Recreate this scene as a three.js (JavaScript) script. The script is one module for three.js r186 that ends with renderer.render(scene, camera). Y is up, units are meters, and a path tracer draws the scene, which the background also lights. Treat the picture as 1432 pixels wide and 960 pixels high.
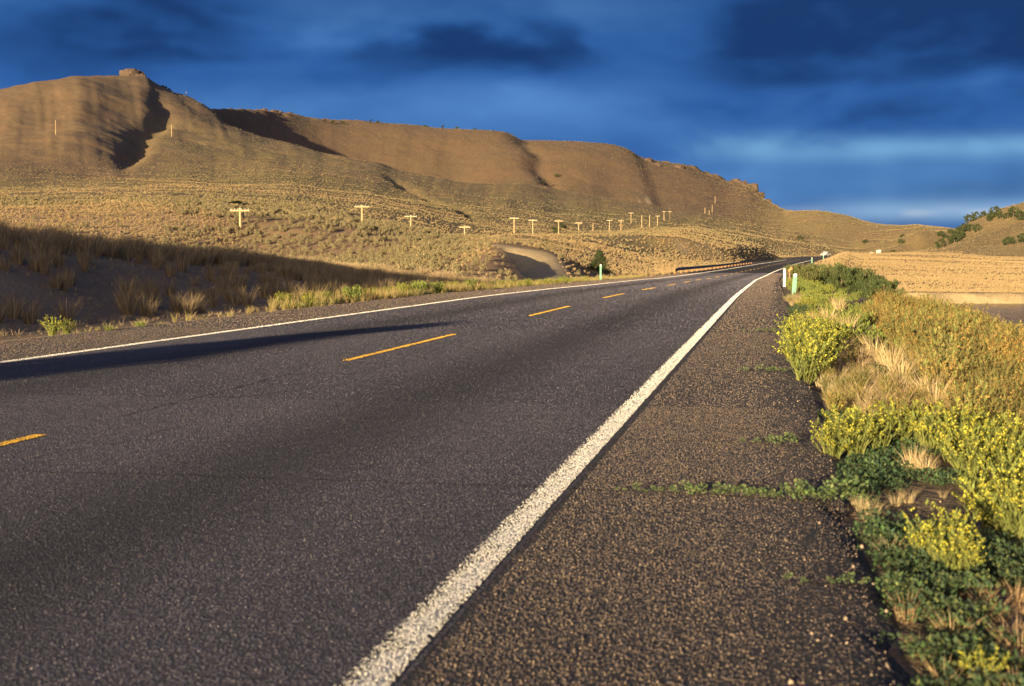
import * as THREE from 'three';
import { mergeGeometries, mergeVertices } from 'three/addons/utils/BufferGeometryUtils.js';

// ---------------------------------------------------------------- camera, sky, sun, exposure
const scene = new THREE.Scene();
const F = 1989, CX = 716, HY = 359, EYE = 1.16;          // a 50 mm lens on 35 mm film, held low beside the road
const YAW = Math.atan(365 / F), PITCH = Math.atan(121 / F);
const camera = new THREE.PerspectiveCamera(2 * Math.atan(480 / F) * 180 / Math.PI, 1432 / 960, 0.1, 30000);
camera.rotation.order = 'YXZ';
camera.position.set(0, EYE, 0);
camera.rotation.set(-PITCH, YAW, 0);
camera.focus = 28; camera.userData.fStop = 5;
scene.add(camera);

const SUN_AZ = 12.5 * Math.PI / 180, SUN_EL = 7.2 * Math.PI / 180;   // low evening sun behind the camera, left of the road
const toSun = new THREE.Vector3(-Math.sin(SUN_AZ) * Math.cos(SUN_EL), Math.sin(SUN_EL), Math.cos(SUN_AZ) * Math.cos(SUN_EL));
const sun = new THREE.DirectionalLight(new THREE.Color().setRGB(1, 0.77, 0.45), 5);
sun.position.copy(toSun).multiplyScalar(400);
sun.castShadow = true;
sun.shadow.mapSize.set(4096, 4096);
Object.assign(sun.shadow.camera, { left: -300, right: 300, top: 200, bottom: -200, near: 1, far: 1500 });
scene.add(sun); scene.add(sun.target);
const renderer = new THREE.WebGLRenderer({ antialias: true });
renderer.toneMapping = THREE.LinearToneMapping;
renderer.toneMappingExposure = 2.2;
renderer.shadowMap.enabled = true;

// ---------------------------------------------------------------- random numbers and noise
function rng(seed) { let a = seed >>> 0; return () => { a = (a + 0x6D2B79F5) >>> 0; let t = a; t = Math.imul(t ^ (t >>> 15), t | 1); t ^= t + Math.imul(t ^ (t >>> 7), t | 61); return ((t ^ (t >>> 14)) >>> 0) / 4294967296; }; }
function hash(x, y) { let h = Math.imul(x, 374761393) ^ Math.imul(y, 668265263); h = Math.imul(h ^ (h >>> 13), 1274126177); return ((h ^ (h >>> 16)) >>> 0) / 4294967296; }
function noise(x, y) { const xi = Math.floor(x), yi = Math.floor(y), fx = x - xi, fy = y - yi, u = fx * fx * (3 - 2 * fx), v = fy * fy * (3 - 2 * fy); const a = hash(xi, yi), b = hash(xi + 1, yi), c = hash(xi, yi + 1), d = hash(xi + 1, yi + 1); return a + (b - a) * u + (c - a) * v + (a - b - c + d) * u * v; }
function fbm(x, y, o = 4) { let s = 0, a = 0.5, t = 0; for (let i = 0; i < o; i++) { s += a * noise(x, y); t += a; x = x * 2.03 + 17.3; y = y * 2.03 + 9.1; a *= 0.5; } return s / t; }
const clamp = (x, a = 0, b = 1) => x < a ? a : x > b ? b : x;
const sstep = (a, b, x) => { const t = clamp((x - a) / (b - a)); return t * t * (3 - 2 * t); };
const lerp = (a, b, t) => a + (b - a) * t;
const mix3 = (a, b, t) => [a[0] + (b[0] - a[0]) * t, a[1] + (b[1] - a[1]) * t, a[2] + (b[2] - a[2]) * t];
function tab(rows) { return x => { let i = 0; const n = rows.length; if (x <= rows[0][0]) return rows[0][1]; if (x >= rows[n - 1][0]) return rows[n - 1][1]; while (x > rows[i + 1][0]) i++; const h = rows[i + 1][0] - rows[i][0], d = (rows[i + 1][1] - rows[i][1]) / h, t = (x - rows[i][0]) / h; const sl = k => (k <= 0 || k >= n - 1) ? (k <= 0 ? (rows[1][1] - rows[0][1]) / (rows[1][0] - rows[0][0]) : (rows[n - 1][1] - rows[n - 2][1]) / (rows[n - 1][0] - rows[n - 2][0])) : (() => { const d0 = (rows[k][1] - rows[k - 1][1]) / (rows[k][0] - rows[k - 1][0]), d1 = (rows[k + 1][1] - rows[k][1]) / (rows[k + 1][0] - rows[k][0]); return d0 * d1 <= 0 ? 0 : 2 * d0 * d1 / (d0 + d1); })(); const m0 = sl(i) * h, m1 = sl(i + 1) * h; const t2 = t * t, t3 = t2 * t; return (2 * t3 - 3 * t2 + 1) * rows[i][1] + (t3 - 2 * t2 + t) * m0 + (-2 * t3 + 3 * t2) * rows[i + 1][1] + (t3 - t2) * m1; }; }

// ---------------------------------------------------------------- sky: storm clouds with a lighter slot of rain along the east horizon
{
  const w = 2048, h = 1024, data = new Float32Array(w * h * 4);
  const g = (x, c, s) => Math.exp(-(((x - c) / s) ** 2));
  for (let j = 0; j < h; j++) {
    const el = ((j + 0.5) / h - 0.5) * 180;
    for (let i = 0; i < w; i++) {
      const k = (j * w + i) * 4; data[k + 3] = 1;
      if (el < -1) { data[k] = 0.02; data[k + 1] = 0.05; data[k + 2] = 0.12; continue; }
      const th = ((i + 0.5) / w - 0.5) * 2 * Math.PI;               // azimuth: x = cos, z = sin
      let az = th + Math.PI / 2 + YAW; az = Math.atan2(Math.sin(az), Math.cos(az)) * 180 / Math.PI;   // degrees right of where the road is seen from
      const hi = sstep(14, 40, el), X = Math.cos(th), Z = Math.sin(th), rr = 1 / Math.tan((Math.max(el, 0) + 6) * Math.PI / 180);
      const ax = lerp(az * 0.1, X * rr * 1.3, hi), ey = lerp(el * 0.3, Z * rr * 1.3, hi);       // stretched flat near the horizon, round overhead
      const wx = fbm(ax * 1.1 + 31, ey * 1.1 + 7, 5) - 0.5, wz = fbm(ax * 1.1 + 3, ey * 1.1 + 77, 5) - 0.5;
      const c = fbm(ax + wx * 2.2 + 5.2, ey + wz * 2 + 1.7, 6);
      const fine = fbm(ax * 3.2 + 40 + wx * 3, ey * 3 + wz * 3, 5);
      const ee = el + (fine - 0.5) * 1.3 + wz * 1.6, aa = az + (c - 0.5) * 7;
      let L = 0.52 + (c - 0.5) * 0.75 + (fine - 0.5) * 0.5;
      // what stands over the hills: dark cloud bases, thinner cloud between them
      L += 0.4 * g(aa, -7.5, 4.5) * g(ee, 9.9, 1.2) - 0.34 * g(aa, -16, 5.5) * g(ee, 8.2, 1.5) - 0.34 * g(aa, -1.5, 5) * g(ee, 8.0, 0.9);
      L += 0.26 * g(aa, -7, 10) * g(ee, 5.6, 1.4) + 0.3 * g(aa, 2.5, 5) * g(ee, 6.5, 0.9) + 0.22 * g(aa, 1, 5) * g(ee, 4.6, 1.3);
      L -= 0.42 * sstep(3, 13, aa) * (1 - sstep(40, 70, az)) * sstep(6.2, 7.2, ee);
      L -= 0.16 * g(aa, 16, 9) * g(ee, 5.5, 0.9);
      L = clamp(L, 0.0, 1.2);
      let col = L < 0.45 ? mix3([0.0022, 0.0105, 0.052], [0.019, 0.075, 0.235], L / 0.45) : mix3([0.019, 0.075, 0.235], [0.062, 0.17, 0.39], (L - 0.45) / 0.75);
      // bright slot under the cloud edge, rain streaks and the pale horizon
      const east = sstep(6.5, 11.5, az + (fine - 0.5) * 4) * (1 - sstep(55, 90, az));
      const streak = 0.7 + 0.6 * noise(az * 1.1 + 3, el * 0.12);
      const slot = g(el, 4.1 + (fine - 0.5) * 0.7, 0.42) * (0.35 + 1.0 * fine) * streak;
      const rain = g(el, 2.7, 1.1) * 0.3 * streak;
      const pale = g(el, 1.75, 0.42) * 0.75 * sstep(9, 15, az);
      col = mix3(col, [0.125, 0.28, 0.45], clamp(0.75 * east * (slot + rain)));
      col = mix3(col, [0.2, 0.33, 0.48], clamp(east * pale));
      col = mix3(col, [0.4, 0.43, 0.5], clamp(east * g(el, 1.72, 0.09) * sstep(0.45, 0.7, noise(az * 0.7 + 1, el * 5))));
      { const up = lerp(0.88, 0.52, sstep(7.5, 13, el)); col = [col[0] * up, col[1] * up, col[2] * up]; }   // the storm deck is thickest overhead
      const sunward = Math.cos(el * Math.PI / 180) * (Math.cos(th) * toSun.x + Math.sin(th) * toSun.z) + Math.sin(el * Math.PI / 180) * toSun.y;
      const clear = Math.exp(-((Math.acos(clamp(sunward, -1, 1)) / 0.6) ** 2));   // the western sky is open round the low sun
      col = mix3(mix3(col, [0, 0, 0], 0.2), [0.85, 0.66, 0.42], clear);
      data[k] = col[0]; data[k + 1] = col[1]; data[k + 2] = col[2];
    }
  }
  const sky = new THREE.DataTexture(data, w, h, THREE.RGBAFormat, THREE.FloatType);
  sky.mapping = THREE.EquirectangularReflectionMapping; sky.magFilter = THREE.LinearFilter; sky.minFilter = THREE.LinearFilter; sky.needsUpdate = true;
  scene.background = sky; scene.environment = sky;
}

// ---------------------------------------------------------------- places: (column, depth) <-> world
const SY = Math.sin(YAW), CY = Math.cos(YAW);
const place = (px, D) => { const c = (px - CX) / F * D; return [CY * c - SY * D, -CY * D - SY * c]; };
const depthOf = (x, z) => -SY * x - CY * z;

// the road: centre line and level along s = -z
const roadX = tab([[-400, -4.7], [-60, -4.7], [60, -4.7], [90, -4.68], [138, -4.05], [196, -2.75], [276, 0.4], [392, 6.6], [508, 15.6], [560, 23], [620, 36], [720, 68], [900, 150]]);
const roadY = tab([[-400, 0], [-60, 0], [38, 0], [52, -0.06], [66, -0.16], [90, -0.31], [105, -0.43], [138, -0.55], [196, -0.6], [276, -0.34], [392, 0.19], [508, 1.1], [600, 1.25], [900, 0.4]]);
const LINE = 3.62, LEDGE = -5.85, REDGE = 5.1;
const U = (x, z) => x - roadX(-z);

// terrain relief: profiles of depth and height along each line of sight bearing, from the road out to the ridges
const layer = rows => { const y = tab(rows.map(r => [r[0], r[1]])), d = tab(rows.map(r => [r[0], r[2]])); return px => { const D = d(px); return [D, EYE + (HY - y(px)) / F * D]; }; };
const LAYERS = [
  layer([[-300, 362, 60], [0, 362, 62], [340, 370, 62], [500, 388, 62], [640, 398, 56], [740, 394, 60], [900, 385, 70], [1100, 385, 80], [1200, 440, 90], [1750, 452, 100]]),
  layer([[-300, 345, 115], [0, 348, 120], [340, 366, 120], [500, 386, 90], [640, 392, 66], [740, 391, 71], [840, 384, 100], [900, 382, 120], [950, 379, 150], [1000, 377, 190], [1060, 373, 230], [1120, 376, 180], [1200, 402, 172], [1250, 407, 178], [1432, 408, 178], [1750, 408, 180]]),
  layer([[-300, 315, 165], [0, 326, 140], [200, 338, 145], [340, 360, 146], [420, 364, 142], [500, 366, 132], [640, 372, 88], [700, 346, 98], [800, 351, 122], [840, 352, 140], [900, 350, 178], [950, 346, 222], [1000, 344, 295], [1050, 345, 380], [1090, 350, 470], [1110, 346, 500], [1140, 341, 560], [1165, 341, 600], [1200, 352, 560], [1225, 359, 420], [1300, 361, 430], [1432, 364, 430], [1750, 366, 430]]),
  layer([[-300, 286, 172], [0, 291, 176], [180, 289, 180], [250, 294, 178], [340, 299, 178], [420, 306, 178], [500, 316, 178], [575, 323, 205], [650, 333, 240], [720, 331, 346], [780, 330, 402], [850, 327, 540], [950, 320, 620], [1000, 326, 640], [1050, 332, 680], [1100, 338, 720], [1150, 341, 740], [1200, 350, 740], [1300, 357, 560], [1432, 361, 520], [1750, 360, 520]]),
  layer([[-300, 281, 240], [0, 284, 245], [180, 283, 250], [250, 285, 245], [340, 291, 240], [420, 300, 238], [500, 314, 236], [575, 321, 268], [650, 331, 308], [720, 328, 400], [780, 327, 455], [850, 323, 600], [950, 317, 690], [1000, 324, 700], [1050, 329, 730], [1100, 336, 755], [1150, 341, 768], [1200, 348, 768], [1250, 351, 690], [1300, 354, 600], [1432, 352, 540], [1750, 344, 540]]),
  layer([[-300, 268, 410], [0, 263, 460], [180, 252, 580], [300, 258, 560], [500, 272, 580], [650, 288, 640], [750, 300, 700], [850, 303, 780], [950, 309, 820], [1050, 322, 830], [1100, 331, 830], [1200, 344, 820], [1250, 348, 720], [1300, 350, 650], [1350, 345, 600], [1432, 338, 570], [1750, 320, 570]]),
  layer([[-300, 226, 690], [0, 208, 790], [100, 194, 870], [190, 182, 960], [264, 196, 950], [330, 214, 900], [400, 229, 880], [500, 243, 850], [635, 263, 860], [735, 276, 920], [836, 288, 940], [947, 299, 960], [1052, 319, 950], [1120, 330, 920], [1200, 340, 880], [1250, 341, 790], [1300, 336, 720], [1350, 330, 665], [1395, 318, 630], [1432, 312, 620], [1750, 285, 620]]),
  layer([[-300, 160, 1190], [0, 136, 1350], [60, 128, 1395], [120, 121, 1440], [165, 118, 1475], [190, 117, 1500], [208, 118, 1490], [222, 126, 1470], [240, 134, 1440], [264, 147, 1400], [290, 163, 1370], [330, 187, 1300], [400, 206, 1200], [500, 226, 1120], [635, 250, 1100], [735, 262, 1120], [836, 279, 1120], [947, 292, 1110], [1006, 305, 1070], [1052, 316, 1030], [1120, 326, 980], [1200, 334, 920], [1250, 331, 860], [1290, 321, 790], [1340, 313, 740], [1375, 301, 720], [1395, 292, 700], [1432, 283, 680], [1500, 270, 680], [1750, 250, 700]]),
  layer([[-300, 190, 1500], [0, 165, 1600], [200, 160, 1720], [240, 160, 1500], [290, 178, 1420], [330, 205, 1440], [400, 230, 1500], [500, 250, 1480], [635, 272, 1400], [735, 276, 1380], [836, 286, 1320], [947, 299, 1310], [1052, 322, 1200], [1120, 331, 1130], [1200, 338, 1060], [1290, 332, 960], [1432, 310, 860], [1750, 280, 880]]),
  layer([[-300, 200, 2100], [200, 165, 2100], [240, 168, 1600], [264, 158, 1450], [290, 154, 1460], [350, 157.5, 1660], [400, 163.5, 1830], [440, 171, 1950], [500, 175.5, 2050], [560, 180, 2060], [640, 187, 2050], [700, 196, 2050], [740, 201, 2050], [800, 203, 2050], [830, 206, 2050], [860, 212, 2050], [900, 225, 2050], [960, 237, 2050], [985, 247, 2050], [1015, 260, 2050], [1045, 267, 2000], [1060, 277, 1950], [1080, 289, 1850], [1098, 297, 1700], [1125, 298, 1560], [1150, 298.5, 1500], [1180, 303, 1450], [1210, 311.5, 1450], [1240, 316, 1450], [1290, 318.5, 1450], [1340, 324, 1400], [1432, 330, 1350], [1750, 335, 1350]]),
];
const peakD = tab([[-300, 1190], [0, 1350], [120, 1440], [190, 1500], [240, 1440], [264, 1400]]);
const ridgeD = tab([[240, 1600], [264, 1450], [290, 1460], [350, 1660], [400, 1830], [440, 1950], [500, 2050], [560, 2060], [640, 2050], [1015, 2050], [1045, 2000], [1060, 1950], [1080, 1850], [1098, 1700]]);
const PX0 = -300, PX1 = 1750, PSTEP = 4, NCOL = Math.round((PX1 - PX0) / PSTEP) + 1;
const columns = [];
for (let i = 0; i < NCOL; i++) {
  const px = PX0 + i * PSTEP, rows = [[Math.log(1), -0.08], [Math.log(30), px > 1000 ? lerp(-0.1, -1.0, sstep(1080, 1300, px)) : -0.1]];
  for (const f of LAYERS) { const [D, h] = f(px); rows.push([Math.log(D), h]); }
  const [, last] = rows[rows.length - 1], Dl = Math.exp(rows[rows.length - 1][0]);
  rows.push([Math.log(Dl * 1.25), last * 0.72], [Math.log(Dl * 2), last * 0.25], [Math.log(12000), 5], [Math.log(30000), 0]);
  columns.push(tab(rows));
}
const colAt = (px, lD) => { const t = clamp((px - PX0) / PSTEP, 0, NCOL - 1.001), i = Math.floor(t), f = t - i; return columns[i](lD) * (1 - f) + columns[i + 1](lD) * f; };
const ANG0 = Math.atan((PX0 - CX) / F), ANG1 = Math.atan((PX1 - CX) / F);
const bankH = tab([[-200, 9.5], [-12, 9.5], [-6, 8.5], [0, 6.8], [8, 4.4], [16, 2.6], [24, 1.75], [33, 1.55], [38, 1.33], [42, 1.08], [48, 0.9], [55, 0.55], [64, 0.25], [74, 0.0], [90, -0.1], [110, 0]]);
const bankC = tab([[-200, 17.5], [-12, 17.5], [-6, 16], [0, 13.5], [24, 8.6], [60, 8.4], [110, 7]]);
const WATER = -4.5;
function bearing(x, z) { const D = depthOf(x, z), c = CY * x - SY * z, a = Math.atan2(c, D), r = Math.hypot(x, z), ac = clamp(a, ANG0, ANG1); return { D: r * Math.cos(ac), px: CX + F * Math.tan(ac), off: Math.abs(a - ac), a, r }; }
function ground(x, z) {
  const b = bearing(x, z), { px, off } = b, D = Math.max(b.D, 1);
  let h = colAt(px, Math.log(D));
  if (off > 0) h *= 1 - 0.92 * sstep(0.25, 1.15, off);
  // gullies and spurs of the big hill
  if (D > 300 && D < 2600) {
    const far = sstep(300, 900, D);
    const edge = 1 - 0.92 * (Math.exp(-(((D - peakD(px)) / 90) ** 2)) * (px < 280 ? 1 : 0) + Math.exp(-(((D - ridgeD(px)) / 130) ** 2)));
    const q = px / 72 + (fbm(D / 500, px / 260, 2) - 0.5) * 0.9;
    h += ((fbm(q * 0.55, D / 1100 + 4, 3) - 0.5) * 9 + (fbm(q * 2.0, D / 700, 3) - 0.5) * 2.6 + (fbm(x / 60, z / 60, 4) - 0.5) * 4) * far * edge;
    // the nose left of the dark draw
    const nose = sstep(650, 800, D) * (1 - sstep(1050, 1300, D));
    const gx = lerp(182, 232, sstep(700, 1150, D)) + 6 * Math.sin(D / 40);
    h += 8 * nose * sstep(gx - 280, gx - 90, px) * (1 - sstep(gx - 95, gx + 8, px));
    h -= 5 * nose * Math.exp(-(((px - gx) / 16) ** 2));
    // draw on the slope right of the peak, and a ravine down the red ridge
    const r1 = sstep(1150, 1220, D) * (1 - sstep(1380, 1430, D)), g1 = 322 - (D - 1200) * 0.12;
    h += 5 * r1 * sstep(g1 - 60, g1 - 22, px) * (1 - sstep(g1 - 22, g1 + 4, px));
    const r2 = sstep(1330, 1450, D) * (1 - sstep(1900, 2040, D)), g2 = 775 - (D - 1400) * 0.085 + 5 * Math.sin(D / 33);
    h += 9 * r2 * sstep(g2 - 130, g2 - 34, px) * (1 - sstep(g2 - 34, g2 + 8, px)) - 3 * r2 * Math.exp(-(((px - g2) / 12) ** 2));
    const g3 = 925 - (D - 1400) * 0.06;
    h += 5 * r2 * sstep(g3 - 80, g3 - 20, px) * (1 - sstep(g3 - 20, g3 + 4, px));
    // long wash down the plain
    const w1 = sstep(420, 500, D) * (1 - sstep(820, 950, D)), gw = 690 - (D - 450) * 0.34 + 8 * Math.sin(D / 45);
    h -= 2.2 * w1 * Math.exp(-(((px - gw) / 12) ** 2));
    const crag = sstep(1850, 1990, D) * (1 - sstep(2080, 2200, D)) * sstep(930, 970, px) * (1 - sstep(1085, 1110, px));
    h += crag * (Math.abs(fbm(x / 26, z / 26, 4) - 0.5) * 34 - 3);
    const ledge = sstep(-100, -40, D - ridgeD(px)) * (1 - sstep(10, 90, D - ridgeD(px))) * sstep(290, 350, px) * (1 - sstep(690, 740, px));
    h += ledge * (fbm(x / 18, z / 18, 3) - 0.4) * 7;
  }
  h += (fbm(x / 9 + 11, z / 9, 4) - 0.5) * clamp(D / 160, 0.12, 1.3) * (px > 1110 && D < 660 ? 0.3 : 1) + (fbm(x / 55, z / 55, 3) - 0.5) * clamp((D - 60) / 180, 0, 2.6) * (1 - 0.4 * sstep(1000, 1600, D));
  // knoll with sage standing left of the pole, dark draw in front of it
  const s = -z, rx = roadX(s), ry = roadY(s), u = x - rx;
  const dl = LEDGE - u, dr = u - REDGE;
  if (dl > -1 && D < 170) {
    // roadside bank that runs up into a cut hill behind the camera
    const c = bankC(s), hb = bankH(s), t = clamp((dl - 1.7) / (c - 1.7));
    const prof = s < 16 ? t : lerp(t, t * t * (3 - 2 * t), 0.6);
    const back = 1 - sstep(c, c + (s < 10 ? 60 : 14), dl);
    h = Math.max(h, h * (1 - back) + (hb * prof + (fbm(x / 3, z / 3, 3) - 0.5) * 0.25 * sstep(1, 4, dl)) * back * (1 - sstep(95, 125, s)) + 0 * h);
  }
  if (dr > 0) {
    // verge, then down to the river
    const vp = lerp(-0.05, -0.22, sstep(0, 1.2, dr)) - 0.1 * clamp(dr - 1.2, 0, 2) - 0.34 * clamp(dr - 3.2, 0, 16) + (fbm(x / 1.3, z / 1.3, 3) - 0.5) * 0.16 * sstep(0.1, 0.8, dr);
    const nearW = 1 - sstep(60, 130, D);
    h = lerp(h, ry + vp, nearW);
    const bank = 168 + 9 * (fbm(x / 16, 3, 3) - 0.5);
    const wet = Math.max(sstep(1222, 1240, px), 1 - sstep(85, 100, D)) * (1 - clamp((D - bank) / (1.6 + 2.4 * noise(x / 5, z / 5)))) * sstep(10, 16, dr);
    h = lerp(h, Math.min(h, -5.6), wet);
  }
  if (s > -380 && s < 880) {
    const flat = ry - 0.07;
    const bl = lerp(lerp(5.5, clamp(5 + s * 0.13, 5, 32), sstep(104, 140, s)), 6, sstep(270, 300, s) * (1 - sstep(430, 470, s))), br = clamp(1 + s * 0.03, 1, 12);
    if (dl > 0) h = lerp(flat - 0.15 * sstep(0, 1, dl) * sstep(40, 70, s), h, sstep(0.35, 0.6 + bl, dl));
    else if (dr > 0) h = lerp(flat, h, sstep(0.0, br, dr));
    else h = flat;
  }
  if (dl > 0.6 && D > 58 && D < 112) {        // eroded notch where a draw meets the road, its floor level with the ditch
    const nd = 1 - sstep(101, 108, D), v = (px - lerp(786, 738, (D - 68) / 32)) / lerp(26, 46, sstep(66, 100, D));
    const prof = nd * (v < -0.2 ? clamp((v + 1) / 0.6) : 1 - clamp((v + 0.3) / 1.6));
    if (prof > 0) h = lerp(h, Math.min(h, ry - 0.25 + 0.012 * (D - 68)), prof);
  }
  return h;
}
const gy = (x, z) => ground(x, z);

// ---------------------------------------------------------------- helpers for things
const taken = {};
function numbered(name) { const n = taken[name] = (taken[name] ?? -1) + 1; return n ? `${name}_${String(n).padStart(3, '0')}` : name; }
function tag(o, label, category, group, kind) { o.userData.label = label; if (category) o.userData.category = category; if (group) o.userData.group = group; if (kind) o.userData.kind = kind; return o; }
function mesh(name, geo, mat, parent) { const m = new THREE.Mesh(geo, mat); m.name = parent ? name : numbered(name); m.castShadow = m.receiveShadow = true; (parent || scene).add(m); return m; }
function thing(name, label, category, pos = [0, 0, 0], turn = 0, group) { const o = new THREE.Group(); o.name = numbered(name); o.position.set(...pos); o.rotation.y = turn; scene.add(o); tag(o, label, category, group); return o; }
function struct(name, geo, mat, label) { const m = mesh(name, geo, mat); m.userData.kind = 'structure'; if (label) m.userData.label = label; return m; }
const rgb = (r, g, b) => new THREE.Color().setRGB(r, g, b);
const std = (o) => new THREE.MeshStandardMaterial({ roughness: 0.95, metalness: 0, ...o });

class Soup {                                   // triangles with vertex colours
  constructor() { this.p = []; this.c = []; this.i = []; }
  v(x, y, z, c) { this.p.push(x, y, z); this.c.push(c[0], c[1], c[2]); return this.p.length / 3 - 1; }
  tri(a, b, c) { this.i.push(a, b, c); }
  quad(a, b, c, d) { this.i.push(a, b, c, a, c, d); }
  leaf(x, y, z, dx, dy, dz, wx, wy, wz, c, c2 = c) { const a = this.v(x, y, z, c), b = this.v(x + dx * .5 + wx, y + dy * .5 + wy, z + dz * .5 + wz, c), d = this.v(x + dx, y + dy, z + dz, c2), e = this.v(x + dx * .5 - wx, y + dy * .5 - wy, z + dz * .5 - wz, c); this.quad(a, b, d, e); }
  blade(x, y, z, lx, h, lz, w, c, c2, R) { const a = R() * 6.283, wx = Math.cos(a) * w, wz = Math.sin(a) * w; const p0 = this.v(x - wx, y, z - wz, c), p1 = this.v(x + wx, y, z + wz, c), p2 = this.v(x + lx * .35 - wx * .7, y + h * .6, z + lz * .35 - wz * .7, mix3(c, c2, .5)), p3 = this.v(x + lx * .35 + wx * .7, y + h * .6, z + lz * .35 + wz * .7, mix3(c, c2, .5)), p4 = this.v(x + lx, y + h, z + lz, c2); this.quad(p0, p1, p3, p2); this.tri(p2, p3, p4); }
  geo() { const g = new THREE.BufferGeometry(); g.setAttribute('position', new THREE.Float32BufferAttribute(this.p, 3)); g.setAttribute('color', new THREE.Float32BufferAttribute(this.c, 3)); g.setIndex(this.i); g.computeVertexNormals(); return g; }
}
function noiseTex(size, fn, srgb = false) { const d = new Uint8Array(size * size * 4); for (let j = 0; j < size; j++) for (let i = 0; i < size; i++) { const c = fn(i, j), k = (j * size + i) * 4; d[k] = c[0] * 255; d[k + 1] = c[1] * 255; d[k + 2] = c[2] * 255; d[k + 3] = c.length > 3 ? c[3] * 255 : 255; } const t = new THREE.DataTexture(d, size, size, THREE.RGBAFormat); t.wrapS = t.wrapT = THREE.RepeatWrapping; t.magFilter = THREE.LinearFilter; t.minFilter = THREE.LinearMipmapLinearFilter; t.generateMipmaps = true; if (srgb) t.colorSpace = THREE.SRGBColorSpace; t.needsUpdate = true; return t; }
const pnoise = (x, y, p) => { const xi = Math.floor(x), yi = Math.floor(y), fx = x - xi, fy = y - yi, u = fx * fx * (3 - 2 * fx), v = fy * fy * (3 - 2 * fy), m = n => ((n % p) + p) % p; const a = hash(m(xi), m(yi)), b = hash(m(xi + 1), m(yi)), c = hash(m(xi), m(yi + 1)), d = hash(m(xi + 1), m(yi + 1)); return a + (b - a) * u + (c - a) * v + (a - b - c + d) * u * v; };

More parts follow.
